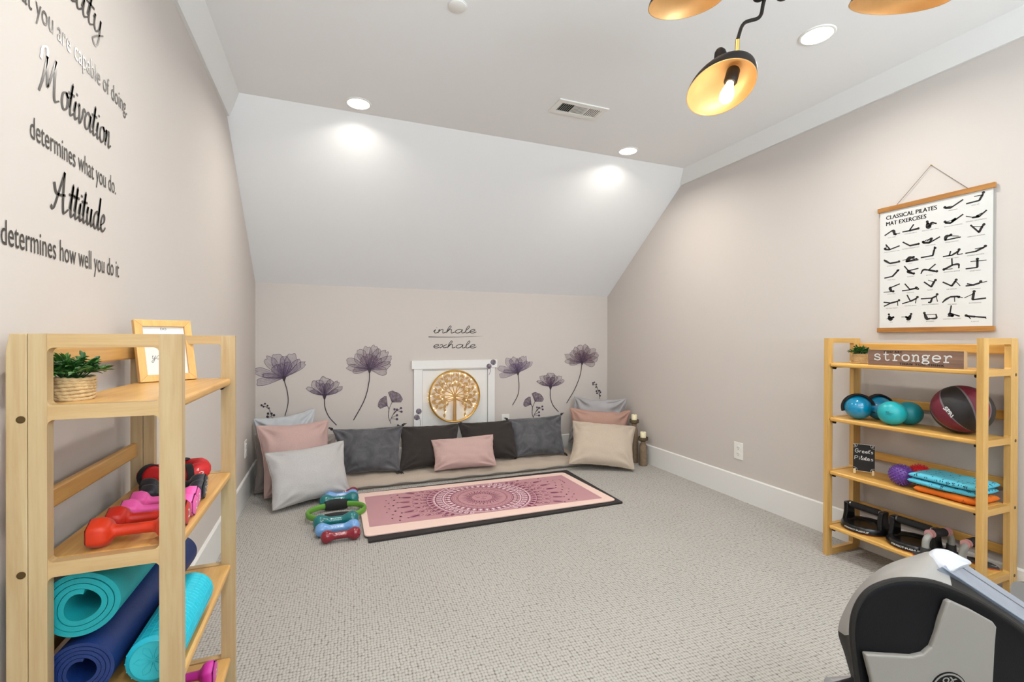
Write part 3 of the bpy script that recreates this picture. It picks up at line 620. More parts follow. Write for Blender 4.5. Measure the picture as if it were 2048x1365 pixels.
for bi, (deg, bend, ln) in enumerate([(178, 12, .19), (158, 10, .195), (137, 8, .20), (117, 5, .205), (99, 3, .20), (81, -3, .20), (63, -5, .205), (43, -8, .20), (22, -10, .195), (2, -12, .19), (206, -14, .185), (-26, 14, .185), (232, -20, .15), (-52, 20, .15)]):
    st = TC+Vector((lr.uniform(-.004, .004), 0, .0 if bi < 10 else -.015)); m = MB(); pts = []
    for s_ in range(6):
        f = s_/5; a = math.radians(deg+bend*math.sin(f*PI)*1.3); pts.append(st+Vector((math.cos(a), 0, math.sin(a)))*ln*f)
    m.tube(cr(pts, 4), [.0058*(1-.75*i/20) for i in range(21)], 6, flat=.6, up=(0, 1, 0))
    for s_ in range(2, 6):
        p = pts[s_]; d = pts[s_]-pts[s_-1]; a = math.atan2(d.z, d.x)
        for sg in ((1, -1) if s_ < 5 else (0,)):
            if (p-TC).length > .190: continue
            aa = a+sg*(.75+lr.uniform(-.1, .1)); q = p+Vector((math.cos(aa), 0, math.sin(aa)))*.009
            m.tube([p, q], .0016, 5); ll = lr.uniform(.036, .046); ll = min(ll, max(.012, .208-(q-TC).length)) if (q-TC).length+ll > .208 else ll; leaf(m, q, aa, ll, ll*.56)
        if s_ in (3, 5): fairy_at.append(p+Vector((lr.uniform(-.014, .014), .012, lr.uniform(-.01, .012))))
    m.build('branch', 'gold_flat', t, smooth=False)
for p in fairy_at: MB().sphere(p, .0035, 10).build('fairy_light', 'fairy', t)
for a in (100, 172, 181, 190, 215, 300, 338, 20, 60):
    p = TC+Vector((math.cos(math.radians(a))*(TRd+(.006 if 160 < a < 195 else -.02)), .01, math.sin(math.radians(a))*(TRd-.02))); MB().sphere(p, .0035, 10).build('fairy_light', 'fairy', t)
lamp('fairy_glow', 'POINT', (TC.x, TC.y+.018, TC.z), .35, (1, .76, .42), .05)
MB().tube([(TC.x+.0, TC.y+.012, TC.z+TRd), (TC.x+.02, TC.y+.03, TC.z+TRd+.004)], .002, 6).build('hook', 'gold_flat', t)
# ================================================================== OUTLETS
def outlet(X, label, w_=.073, h_=.113):
    t = thing('wall_outlet', label, 'outlet', tuple(X @ Vector((0, 0, 0))), 'white wall outlets')
    MB().box(-w_/2, w_/2, -h_/2, h_/2, 0, .005, 0, X).build('cover_plate', 'white', t, bevel=.002, smooth=False)
    for s_ in (.0205, -.0205):
        r = MB().lathe([(.0165, .005), (.0165, .0068), (0, .0068)], 24, 0, X @ T((0, s_, 0))).build('receptacle', 'white', t)
        MB().box(-.0075, -.005, s_-.003, s_+.006, .0066, .0072, 0, X).box(.0045, .007, s_-.003, s_+.005, .0066, .0072, 0, X).box(-.002, .002, s_-.0115, s_-.0075, .0066, .0072, 0, X).build('slots', 'dark', r, smooth=False)
outlet(frame((XR, 2.345, .322), (0, -1, 0), (-1, 0, 0)), 'white outlet plate low on the right wall above the baseboard')
outlet(frame((XL, 3.49, .34), (0, 1, 0), (1, 0, 0)), 'white outlet plate on the left wall beside the corner pillows')
outlet(frame((1.478, YB, .33), (1, 0, 0), (0, -1, 0)), 'white outlet plate on the back wall behind the velvet pillow')
# ================================================================== BOOKCASES
M['screw_dark'] = mat('recessed_bronze_screw', (92, 72, 40), .4, .6, var=.2, vscale=400)
SZ = (.953, .685, .421, .153); HS = 1.075
M['wood_z2'] = wood('warm_lit_wood_upright', (218, 176, 104), (194, 148, 80), 2); M['wood_x2'] = wood('warm_lit_wood_rail', (218, 174, 100), (194, 146, 76), 0); M['shelf2'] = wood('warm_lit_wood_shelf', (230, 182, 98), (206, 152, 72), 1); M['slat2'] = wood('warm_lit_wood_slat', (222, 174, 92), (198, 146, 68), 1)  # right bookcase: same wood, with warm lamplight put into its colours
def bookcase(label, xr, sg, y0, y1, dep=.246, q=''):
    """xr rear x (at the wall), sg direction towards the room, y0..y1 width"""
    t = thing('bookcase', label, 'bookcase', (xr, (y0+y1)/2, 0), 'folding wooden bookcases')
    th = .021; X = lambda a, b_: (min(xr+sg*a, xr+sg*b_), max(xr+sg*a, xr+sg*b_))
    def fillet(m, a, z, sa, szz, ya, yb, r=.009, mi=0):
        pts = [(a, z)]+[(a+sa*r*(1-math.cos(q*PI/8))*1.0, z+szz*r*(1-math.sin(q*PI/8))) for q in range(5)]
        # concave corner wedge in (x,z)
        P = [(xr+sg*p[0], p[1]) for p in pts]
        m.prism(P, ya, yb, mi, Matrix(((1, 0, 0, 0), (0, 0, 1, 0), (0, 1, 0, 0), (0, 0, 0, 1))))
    for ya, yb in ((y0, y0+th), (y1-th, y1)):
        f = MB(); a0, a1, a2, a3 = .0295, .054, dep-.035, dep
        f.box(*X(a0, a1), ya, yb, 0, HS, 0).box(*X(a2, a3), ya, yb, 0, HS, 0)
        rails = [(HS-.024, HS)]+[(z-.025, z) for z in SZ]+[(.0, .030)]
        for z0, z1 in rails: f.box(*X(a1, a2), ya+.0006, yb-.0006, z0, z1, 1)
        for (zl, zh) in zip([r[1] for r in rails[1:]], [r[0] for r in rails[:-1]]):
            for a, sa in ((a1, 1), (a2, -1)):
                fillet(f, a, zl, sa, 1, ya+.0008, yb-.0008, mi=1); fillet(f, a, zh, sa, -1, ya+.0008, yb-.0008, mi=1)
        f.build('side_frame', ['wood_z'+q, 'wood_x'+q], t, bevel=.0020, smooth=False)
    for ya, yb, ys in ((y0, y0+th, y0), (y1-th, y1, y1)):
        p = MB()
        p.prism([(xr+sg*.0, .012), (xr+sg*.0285, .0), (xr+sg*.0285, HS), (xr+sg*.006, HS), (xr+sg*.001, HS-.03)], ya, yb, 0, Matrix(((1, 0, 0, 0), (0, 0, 1, 0), (0, 1, 0, 0), (0, 0, 0, 1))))
        p = p.build('rear_post', 'wood_z'+q, t, bevel=.0015, smooth=False)
        for z in (SZ[0]-.022, SZ[1]-.014, SZ[2]-.014, SZ[3]-.014):
            s2 = -1 if ys == y0 else 1
            MB().lathe([(.0062, 0), (.0062, .0005), (.0052, .0006), (.005, .0002), (.003, .0003), (0, .0005)], 20, 0, frame((xr+sg*.0205, ys+s2*.0001, z), None, (0, s2, 0))).build('screw', 'screw_dark', p)
    for z in SZ:
        s = MB(); x0, x1 = X(.030, dep-.010); s.box(x0, x1, y0+th+.001, y1-th-.001, z-.019, z-.0005)
        s = s.build('shelf', 'shelf'+q, t, bevel=.006, seg=3, smooth=False)
        for yb in (y0+th+.012, y1-th-.012):
            MB().tube([(xr+sg*(dep-.03), yb-.006, z-.026), (xr+sg*(dep-.03), yb+.006, z-.026)], .005, 10).box(*X(dep-.037, dep-.023), yb-.005, yb+.005, z-.0255, z-.019).build('hinge', 'black_metal', s, smooth=False)
    for z in (1.012, .747, .475, .204):
        MB().box(*X(.003, .017), y0+th, y1-th, z, z+.038).build('back_slat', 'slat'+q, t, bevel=.004, smooth=False)
    return t
LB0, LB1, LBX = 1.020, 1.559, -.499
RB0, RB1, RBX = .984, 1.592, 2.535
bookcase('near pale wooden folding bookcase on the left wall, with dumbbells and rolled mats', LBX, 1, LB0, LB1)
bookcase('wooden folding bookcase under the pilates poster on the right wall', RBX, -1, RB0, RB1, .246, '2')

# ------------------------------------------------------------------ little plants 
M['leaf_green'] = mat('plastic_green_leaf', (64, 112, 46), .42, var=.35, vscale=60)
M['leaf_dark'] = mat('dark_green_leaf', (38, 84, 34), .45, var=.35, vscale=60)
M['rope'] = mat('seagrass_rope', (198, 168, 122), .85, bump=.5, bscale=500, var=.25, vscale=70)
M['soil'] = mat('dark_soil', (44, 36, 28), .95, var=.2)
def potted(name, label, c, r, h, n, spread, tall, seed, wide, tb=.92):
    c = Vector(c); t = thing(name, label, 'potted plant', tuple(c), 'small potted plants'); q = random.Random(seed)
    m = MB(); rows = 7
    for k in range(rows):
        z = h*(k+.5)/rows; rr = r*(tb+(1-tb)*k/rows); pts = []; rad = []
        for j in range(64):
            a = 2*PI*j/64; pts.append(c+Vector((math.cos(a)*rr, math.sin(a)*rr, z+.0012*math.sin(a*2+k)))); rad.append(h/rows*.62*(1+.22*math.sin(a*18+k*1.7)))
        m.tube(pts, rad, 7, 0, True)
    b = m.build('basket', 'rope', t, angle=80)
    MB().lathe([(r*tb*.97, .0), (r*tb*.97, h*.9)], 32, 0, T(c)).lathe([(0, h*.86), (r*.95, h*.86)], 24, 1, T(c)).lathe([(0, .001), (r*tb, .001)], 24, 0, T(c)).build('soil', ['rope', 'soil'], b)
    lv = MB()
    for i in range(n):
        a = q.uniform(0, 2*PI); s_ = q.uniform(.1, 1)**.6; tip = c+Vector((math.cos(a)*spread*s_, math.sin(a)*spread*s_, h+tall*(1-.75*s_*s_)*q.uniform(.7, 1.1)))
        base = c+Vector((math.cos(a)*r*.4*s_, math.sin(a)*r*.4*s_, h*.85)); mid = base.lerp(tip, .5)+Vector((0, 0, tall*.18))
        st = cr([base, mid, tip], 4); lv.tube(st, .0008, 4, 1)
        for k in range(3, 9):
            p = st[k]; d = (st[min(8, k+1)]-st[k-1]).normalized()
            for sg in (1, -1):
                sd = Vector((-d.y, d.x, q.uniform(-.3, .6))).normalized()*sg; u = (d*.7+sd*.9+Vector((0, 0, q.uniform(-.3, .4)))).normalized()
                L = wide*q.uniform(.8, 1.5); nn_ = u.cross(Vector((0, 0, 1))+d*.3).normalized()*L*.26; up = nn_.cross(u).normalized()*L*.10
                lv.add([p, p+u*L*.35+nn_+up, p+u*L*.75+nn_*.7+up, p+u*L, p+u*L*.75-nn_*.7+up, p+u*L*.35-nn_+up, p+u*L*.5], [(0, 6, 2, 1), (6, 3, 2), (0, 5, 4, 6), (6, 4, 3)], q.choice((0, 0, 1)))
    f = lv.build('foliage', ['leaf_green', 'leaf_dark'], t, smooth=False)
    return t
potted('potted_plant', 'small leafy plant in a woven rope basket on the left bookcase', (-.447, 1.108, SZ[0]), .0315, .042, 62, .054, .036, 3, .0125, .95)
potted('potted_plant', 'tiny grassy plant in a woven basket beside the brown wooden sign', (2.405, 1.495, SZ[0]), .033, .046, 60, .046, .034, 8, .010, .95)
# ------------------------------------------------------------------ photo frame
A = Vector((-.451, 1.450, SZ[0])); Bp = Vector((-.347, 1.536, SZ[0])); ux = (Bp-A).normalized(); W_ = (Bp-A).length
bk = Vector((-ux.y, ux.x, 0)); upv = (Vector((0, 0, 1))*math.cos(.22)+bk*math.sin(.22)).normalized(); H_ = .166
nF = ux.cross(upv)
FX = frame(A+ux*W_/2, ux, nF)   # local x along, y up the frame, z out of the front
if FX.to_3x3()[2][1] < 0: FX = FX @ RZ(PI)
t = thing('picture_frame', 'pale wooden photo frame leaning on the top of the left bookcase', 'picture frame', tuple(A+ux*W_/2))
f = MB(); bw = .018
def trap(m, P, mi): m.prism(P, -.007, .007, mi, FX)
trap(f, [(-W_/2, 0), (W_/2, 0), (W_/2-bw, bw), (-W_/2+bw, bw)], 0); trap(f, [(-W_/2, H_), (-W_/2+bw, H_-bw), (W_/2-bw, H_-bw), (W_/2, H_)], 0)
trap(f, [(-W_/2, 0), (-W_/2+bw, bw), (-W_/2+bw, H_-bw), (-W_/2, H_)], 0); trap(f, [(W_/2, 0), (W_/2, H_), (W_/2-bw, H_-bw), (W_/2-bw, bw)], 0)
f.build('frame', 'frame_wood', t, bevel=.0012, smooth=False)
m = MB().box(-W_/2+bw-.003, W_/2-bw+.003, bw-.003, H_-bw+.003, -.004, .001, 0, FX)
FF = lambda u, v: FX @ Vector((u, v, .0014))
put_text(m, 'DO', FF, 0, H_-.0275, None, .007, 1, center=True)
for yy, sc2 in ((.098, 1.0), (.060, .9)):
    strokes(m, 'what' if yy > .09 else 'you love', FF, -.038*sc2, yy, .038*sc2, .010, .0009, 1, .2)
m.build('print', ['paper', 'ink'], t, smooth=False)
lg = FX @ Vector((0, .11, -.007)); MB().tube([lg, Vector((lg.x, lg.y, SZ[0]))+bk*.055], .004, 8, flat=2).build('easel_leg', 'frame_wood', t)
# ------------------------------------------------------------------ dumbbells on the left bookcase
def neoprene(name, rgb): M[name] = mat(name, rgb, .42, bump=.15, bscale=900, spec=.4, sheen=.1); return name
neoprene('orange_neoprene', (200, 50, 18)); neoprene('red_orange_neoprene', (186, 36, 20)); neoprene('pink_neoprene', (232, 92, 166)); neoprene('charcoal_neoprene', (38, 40, 48)); neoprene('magenta_neoprene', (200, 52, 158))
def hexbell(label, x0, x1, y, z, R, m_, rz=0, num='2'):
    L = x1-x0; t = thing('dumbbell', label, 'dumbbell', ((x0+x1)/2, y, z), 'vinyl dumbbells on the left bookcase', rz)
    Xm = T(((x0+x1)/2, y, z+R*.9)) @ RZ(rz); hl = L*.27
    m = MB(); ax = Xm @ frame((-L/2, 0, 0), (0, 1, 0), (1, 0, 0)) @ RZ(PI/6)
    h = [(0, 0), (R*.78, .0), (R*.98, R*.22), (R*1.02, hl*.55), (R*.86, hl*.82), (R*.42, hl)]
    m.lathe(h+[(R*.40, L*.5), (R*.42, L-hl)]+[(r, L-z_) for r, z_ in h[::-1][1:]], 6, 0, ax)
    o = m.build('body', m_, t, bevel=.009, seg=4, angle=60); 
    m = MB(); FF = lambda u, v: Xm @ Vector((L/2+.0006, u, v))
    strokes(m, 'l', FF, -.006, -.008, .004, .009, .0022) if num == '1' else put_text(m, num, FF, -.006, -.009, None, .018)
    m.build('weight_mark', 'white', t, smooth=False)
hexbell('nearest orange dumbbell on the left bookcase', -.408, -.266, 1.068, SZ[1], .029, 'orange_neoprene')
hexbell('red orange dumbbell, behind the nearest one and before the pink pair', -.402, -.268, 1.128, SZ[1], .029, 'red_orange_neoprene')
hexbell('bright pink dumbbell next to the orange pair on the left bookcase', -.400, -.268, 1.186, SZ[1], .026, 'pink_neoprene')
hexbell('bright pink dumbbell next to the black pair on the left bookcase', -.402, -.275, 1.243, SZ[1], .026, 'pink_neoprene')
hexbell('black dumbbell next to the pink pair on the left bookcase', -.402, -.275, 1.302, SZ[1], .0245, 'charcoal_neoprene')
hexbell('black dumbbell beside the red wrapped weight on the left bookcase', -.420, -.285, 1.360, SZ[1], .0245, 'charcoal_neoprene')
hexbell('magenta dumbbell on the bottom shelf, nearer the far end of the left bookcase', -.410, -.280, 1.435, SZ[3], .032, 'magenta_neoprene')
hexbell('lighter magenta dumbbell at the bottom edge of the photo in the left bookcase', -.420, -.290, 1.360, SZ[3], .029, 'pink_neoprene')
# ------------------------------------------------------------------ red wrapped ankle weight
M['red_nylon'] = mat('red_nylon', (196, 24, 30), .55, bump=.25, bscale=300, var=.06); M['black_strap'] = mat('black_webbing', (26, 26, 28), .8, bump=.4, bscale=700, var=.1)
rc = Vector((-.380, 1.470, SZ[1])); rv = Vector((.95, .10, 0)).normalized(); rw_ = Vector((-rv.y, rv.x, 0))
t = thing('ankle_weight', 'red and black strapped ankle weight at the far end of the left bookcase', 'ankle weight', tuple(rc))
rp = lambda a, k=1.0: rc+rv*math.cos(a)*.058*k+rw_*math.sin(a)*.036*k+Vector((0, 0, .0275+.003*math.sin(2*a)))
m = MB(); m.tube([rp(2*PI*k/48) for k in range(48)], [.0262*(1-.12*abs(math.cos(3*PI*k/48*2))) for k in range(48)], 14, 0, True); m.build('body', 'red_nylon', t)
m = MB()
for a in (3.7, 5.3): 
    p = rp(a); d = (rp(a+.05)-rp(a-.05)).normalized()
    for o_ in (0,): m.tube([p+(Matrix.Rotation(2*PI*k/24, 3, d) @ Vector((0, 0, 1)))*.0276 for k in range(24)], .009, 6, 0, True, flat=.18, up=None)
m.tube(cr([rp(1.2)+Vector((0, 0, .0235)), rc+Vector((0, 0, .054)), rp(4.4)+Vector((0, 0, .024))], 6), .012, 8, flat=.35, up=(0, 0, 1)); m.build('strap', 'black_strap', t)
m = MB(); pc = rp(5.85); 
FF = lambda u, v: pc+rv*u*.9+Vector((0, 0, v))+(-rw_*.027+Vector((0, 0, .004)))
strokes(m, 'ela', FF, -.016, -.006, .02, .009, .0016, 0, .2); m.build('logo_mark', 'white', t, smooth=False)
# ------------------------------------------------------------------ rolled mats
def rolled(label, c0, c1, R, turns, thick, m_, ridges=0, flat=1.0, seed=0, cat='yoga mat'):
    c0, c1 = Vector(c0), Vector(c1); d = (c1-c0); Ln = d.length; X = frame(c0, (1, 0, 0), d)
    t = thing('rolled_mat', label, cat, (c0.x, c0.y, c0.z-R), 'rolled mats')
    r0 = R-thick/2; n = 46*turns; q = random.Random(seed); pitch = thick*1.18
    P = []
    for i in range(int(n)+1):
        a = 2*PI*i/46; r = r0-pitch*a/(2*PI); k = 1+(.05+.10*(i/n))*math.cos(a*1.0+1.0)*flat
        P.append((Vector((math.cos(a)*r*k, math.sin(a)*r*(1-.04*flat), 0)), a))
    m = MB(); vs = []; fs = []; N_ = len(P)
    for i, (p, a) in enumerate(P):
        nrm = Vector((math.cos(a), math.sin(a), 0)); h = thick/2
        rid = (.0009*math.sin(a*ridges) if ridges else 0)
        for s_, z in ((h+rid, 0), (h+rid, Ln), (-h, Ln), (-h, 0)): vs.append(p+nrm*s_+Vector((0, 0, z)))
    for i in range(N_-1):
        for k in range(4): fs.append((4*i+k, 4*i+(k+1) % 4, 4*i+4+(k+1) % 4, 4*i+4+k))
    fs += [(0, 1, 2, 3), tuple(4*(N_-1)+k for k in (3, 2, 1, 0))]
    m.add(vs, fs, 0, X @ RZ(2.5)); m.build('mat_sheet', m_, t, angle=35)
    return t
M['teal_mat'] = mat('teal_foam_mat', (8, 150, 156), .62, bump=.3, bscale=420, var=.06, vscale=40)
M['navy_mat'] = mat('navy_foam_mat', (12, 44, 104), .5, bump=.35, bscale=600, var=.1, vscale=60)
rolled('thick teal ribbed exercise mat rolled up, on top of the navy roll', (-.410, 1.046, .594), (-.405, 1.50, .594), .064, 3.4, .0085, 'teal_mat', 46, 1.2, 1)
rolled('navy blue yoga mat rolled up on the left bookcase', (-.411, 1.046, SZ[2]+.0548), (-.392, 1.525, SZ[2]+.0548), .054, 4.4, .0058, 'navy_mat', 0, .7, 2)
# turquoise foam roller with raised grid
M['aqua_foam'] = mat('turquoise_foam', (22, 184, 206), .5, bump=.15, bscale=300, var=.04); M['aqua_end'] = mat('turquoise_end_cap', (44, 182, 194), .45, bump=.1, bscale=200, var=.05)
c0 = Vector((-.3065, 1.05, SZ[2]+.0455)); c1 = Vector((-.3045, 1.31, SZ[2]+.0455)); X = frame(c0, (1, 0, 0), c1-c0); Ln = (c1-c0).length
t = thing('foam_roller', 'turquoise textured foam roller at the front of the left bookcase', 'foam roller', (c0.x, c0.y, SZ[2]), 'rolled mats'); del t['group']
m = MB(); rowsN = 22; vs = []; fs = []; nA = 72; prof = []
for i in range(rowsN):
    for q in (.0, .12, .88): prof.append((.0428 if q == 0 else .0440, .004+(Ln-.008)*(i+q)/rowsN))
prof.append((.043, Ln-.004)); prof = [(.036, 0)]+prof+[(.038, Ln-.001), (.03, Ln), (0, Ln)]
m.lathe(prof, nA, 0, X); o = m.build('sleeve', 'aqua_foam', t, angle=30)
m = MB()
for k in range(18):
    a = 2*PI*k/18; m.tube([X @ Vector((math.cos(a)*.0436, math.sin(a)*.0436, z)) for z in (.004, Ln-.004)], .0011, 5)
m.build('rib', 'aqua_foam', o)
m = MB().lathe([(0, .002), (.037, .0005), (.036, -.001)], 40, 0, X)
for k in range(6):
    a = 2*PI*k/6; m.tube([X @ Vector((math.cos(a+s_*.55)*.030*q, math.sin(a+s_*.55)*.030*q, .0008)) for q, s_ in ((0, 0), (.4, .6), (.75, .5), (1, 0), (.75, -.5), (.4, -.6), (.05, 0))], .0009, 5)
m.build('end_cap', 'aqua_end', t)

# ================================================================== RIGHT BOOKCASE CONTENTS
# wooden sign
sA = Vector((2.312, 1.402, SZ[0])); sB = Vector((2.308, 1.052, SZ[0])); u = (sB-sA).normalized(); Ls = (sB-sA).length; Hs = .070
X = frame(sA, u, u.cross(Vector((0, 0, 1))))
t = thing('wooden_sign', 'brown wooden block sign reading you are stronger than you think', 'sign', tuple((sA+sB)/2))
M['raw_edge'] = mat('raw_wood_edge', (226, 200, 156), .6, var=.06, vscale=40)
bd = MB().box(0, Ls, 0, Hs, -.024, 0, 0, X); bd.m = [0, 1, 0, 0, 0, 0]; 
m = MB(); m.box(0, Ls, 0, Hs, -.0235, -.0008, 1, X).box(0, Ls, 0, Hs, -.0008, 0, 0, X); m.build('block', ['sign_wood', 'raw_edge'], t, smooth=False)
m = MB(); FS = lambda a, c_: X @ Vector((a, c_, .0006))
SLAB = {  # typewriter letters, x-height 1
 's': [[(.62,.72),(.62,.98)], [(.62,.78),(.5,.97),(.3,1),(.1,.88),(.1,.65),(.35,.52),(.6,.42),(.68,.22),(.55,.04),(.32,0),(.12,.1),(.05,.24)], [(.05,.0),(.05,.28)]],
 't': [[(.28,1.45),(.27,.5),(.32,.08),(.5,0),(.72,.12)], [(.02,.97),(.62,.97)]],
 'r': [[(.25,.97),(.25,.03)], [(.05,.97),(.25,.97)], [(.02,.02),(.55,.02)], [(.25,.5),(.4,.88),(.62,1),(.75,.9),(.76,.76)]],
 'o': [[(.4,1),(.12,.85),(.04,.5),(.12,.15),(.4,0),(.68,.15),(.76,.5),(.68,.85),(.4,1)]],
 'n': [[(.18,.97),(.18,.03)], [(.0,.97),(.18,.97)], [(.0,.02),(.36,.02)], [(.18,.62),(.32,.92),(.5,1),(.66,.85),(.67,.5),(.67,.03)], [(.5,.02),(.84,.02)]],
 'g': [[(.38,1),(.12,.9),(.1,.6),(.3,.42),(.52,.45),(.62,.7),(.54,.95),(.38,1)], [(.58,.92),(.82,.98)], [(.22,.44),(.1,.28),(.22,.16),(.55,.12),(.7,-.05),(.6,-.28),(.3,-.34),(.06,-.22),(.1,.0),(.26,.14)]],
 'e': [[(.06,.54),(.74,.54),(.68,.88),(.4,1),(.12,.85),(.04,.5),(.14,.12),(.42,0),(.72,.14)]]}
xx = .027; adv = (Ls-.04-.022)/8
for ch_ in 'stronger':
    for st in SLAB[ch_]: m.ribbon([(xx+a*adv*.98, .0235+b_*.0265) for a, b_ in st], .0050, FS, 0, 6, smooth=len(st) > 2)
    xx += adv*1.02
FS2 = lambda a, c_: X @ Vector((a, c_, .0009))
for dx_ in (-.0005, 0, .0005): put_text(m, 'YOU ARE', FS2, .066+dx_, .0563, .072, .0095, 1, 0, 1.25); put_text(m, 'THAN YOU THINK', FS2, .128+dx_, .0060, .160, .0095, 1, 0, 1.25)
m.build('lettering', ['paper', 'ink'], t, smooth=False)
# glossy weighted balls
M['blue_ball'] = mat('glossy_cyan_vinyl', (0, 134, 178), .16, spec=.6, coat=.4, var=.03); M['teal_ball'] = mat('teal_vinyl', (26, 166, 172), .38, bump=.06, bscale=120, spec=.5, var=.04); M['teal_ball2'] = mat('deep_teal_vinyl', (14, 134, 146), .4, bump=.06, bscale=120, var=.04)
def weight_ball(label, c, r, m_, strap, ang=0, mark=False):
    c = Vector(c); t = thing('weighted_ball', label, 'exercise ball', (c.x, c.y, c.z-r), 'small weighted balls')
    MB().sphere(c, r, 40).build('ball', m_, t)
    if strap:
        n1 = Vector((math.cos(ang), math.sin(ang), 0)); m = MB()
        pts = [c+(n1*math.sin(a)+Vector((0, 0, 1))*math.cos(a))*(r*1.035) for a in [(-1.9+3.8*k/28) for k in range(29)]]
        m.tube(pts, .013, 8, 0, flat=.22, up=None); m.tube([c+(n1*math.sin(a)+Vector((0, 0, 1))*math.cos(a))*(r*1.055+.004*math.cos(a*2)) for a in [(-1.0+2.0*k/20) for k in range(21)]], .016, 8, flat=.3)
        m.build('hand_strap', 'black_strap', t)
    if mark:
        m = MB(); d0 = (EYE-c).normalized(); FXb = frame(c, Vector((0, -1, 0)), d0)
        for i, (a, w2) in enumerate(((.006, .012), (.0, .026), (-.006, .020))):
            m.ribbon([(-.022+w2*k/10, a+(.0016 if k % 2 else -.0012)-.004) for k in range(11)], .0011, lambda u_, v_: c+(FXb.to_3x3() @ Vector((u_, v_, math.sqrt(max(0, (r+.0005)**2-u_*u_-v_*v_))))), 0, 3)
        m.build('printed_mark', 'ink', t, smooth=False)
weight_ball('glossy blue ball with black hand strap at the front left of the second shelf', (2.372, 1.482, SZ[1]+.0555), .0555, 'blue_ball', True, 2.2)
weight_ball('glossy blue ball with black hand strap, half hidden behind the front blue and teal balls', (2.455, 1.440, SZ[1]+.0555), .0555, 'blue_ball', True, 2.6)
weight_ball('light teal ball with tiny print at the front of the second shelf', (2.352, 1.325, SZ[1]+.0535), .0535, 'teal_ball', False, mark=True)
weight_ball('darker teal ball behind the printed teal ball', (2.432, 1.303, SZ[1]+.0515), .0515, 'teal_ball2', False)
# medicine ball
M['ball_black'] = mat('black_pebbled_rubber', (36, 33, 34), .55, bump=.35, bscale=420, var=.06); M['ball_maroon'] = mat('maroon_pebbled_rubber', (110, 26, 46), .55, bump=.35, bscale=420, var=.06); M['ball_grey'] = mat('grey_rubber_seam', (112, 104, 108), .6, var=.05)
mc = Vector((2.412, 1.105, SZ[1]+.098)); mr_ = .098
t = thing('medicine_ball', 'large black and maroon medicine ball on the right bookcase', 'medicine ball', (mc.x, mc.y, SZ[1]))
toE = (EYE-mc).normalized(); sr = toE.cross(Vector((0, 0, 1))).normalized()*-1; su = sr.cross(toE)*-1
sr = Vector((CR.x, CR.y, 0)).normalized(); su = Vector((0, 0, 1))
axis = (sr*.42-su*.72+toE*.62).normalized()
Xm = frame(mc, toE, axis)
nl, nt = 96, 48; vs = []; fs = []; mm_ = []
for i in range(nt+1):
    for k in range(nl):
        th_, ph = PI*i/nt, 2*PI*k/nl
        seam = min(abs(((ph*8/(2*PI)) % 1)), abs(1-((ph*8/(2*PI)) % 1)))
        vs.append(Xm @ (Vector((math.sin(th_)*math.cos(ph), math.sin(th_)*math.sin(ph), math.cos(th_)))*(mr_*(1-(.010 if seam < .03 and .2 < th_ < PI-.2 else 0)))))
for i in range(nt):
    for k in range(nl):
        fs.append((i*nl+k, i*nl+(k+1) % nl, (i+1)*nl+(k+1) % nl, (i+1)*nl+k)); g = ((k+5) // 12) % 8; e_ = (k+5) % 12
        mm_.append(2 if e_ in (0, 11) and g % 2 else (1 if g % 2 else 0))
m = MB(); m.add(vs, fs, mm_); m.build('ball', ['ball_black', 'ball_maroon', 'ball_grey'], t)
def on_ball(m, txt, o_, ang, hgt, w_):
    fx = frame(mc, sr, toE); ca, sa = math.cos(ang), math.sin(ang)
    def F(u_, v_):
        a, b_ = o_[0]+u_*ca-v_*sa, o_[1]+u_*sa+v_*ca
        p = sr*a+su*b_; p += toE*math.sqrt(max(1e-6, mr_**2-p.length_squared)); return mc+p.normalized()*(mr_+.0006)
    put_text(m, txt, F, -w_/2, -hgt/2, w_, hgt, 0, .03)
m = MB(); on_ball(m, 'SPRI', (-.065, -.012), math.radians(-47), .019, .062); m.build('ball_lettering', 'paper', t, smooth=False)
# chalkboard
cA = Vector((2.366, 1.500, SZ[2])); cB = Vector((2.408, 1.428, SZ[2])); u = (cB-cA).normalized(); Wc = (cB-cA).length; Hc = .142
nC = u.cross(Vector((0, 0, 1))); lean = (Vector((0, 0, 1))-nC*.08).normalized()
X = frame(cA, u, u.cross(lean))
M['slate'] = mat('chalkboard_slate', (30, 29, 30), .75, var=.12, vscale=30); M['chalk'] = mat('white_chalk', (226, 224, 218), .9, var=.05, vscale=200)
t = thing('chalkboard_sign', 'small chalkboard with two handwritten white words on wooden feet', 'sign', tuple((cA+cB)/2))
MB().box(0, Wc, .014, Hc, -.005, 0, 0, X).build('board', 'slate', t, bevel=.001, smooth=False)
for a in (.006, Wc-.006): MB().box(a-.005, a+.005, 0, .022, -.016, .004, 0, X).build('foot', 'raw_edge', t, bevel=.001, smooth=False)
m = MB(); FC = lambda a, b_: X @ Vector((a, b_, .0006))
for a, b_ in (((0, .0145), (Wc, .0145)), ((0, Hc-.0005), (Wc, Hc-.0005))): m.ribbon([a, b_], .0012, FC, 0, 1, smooth=False)
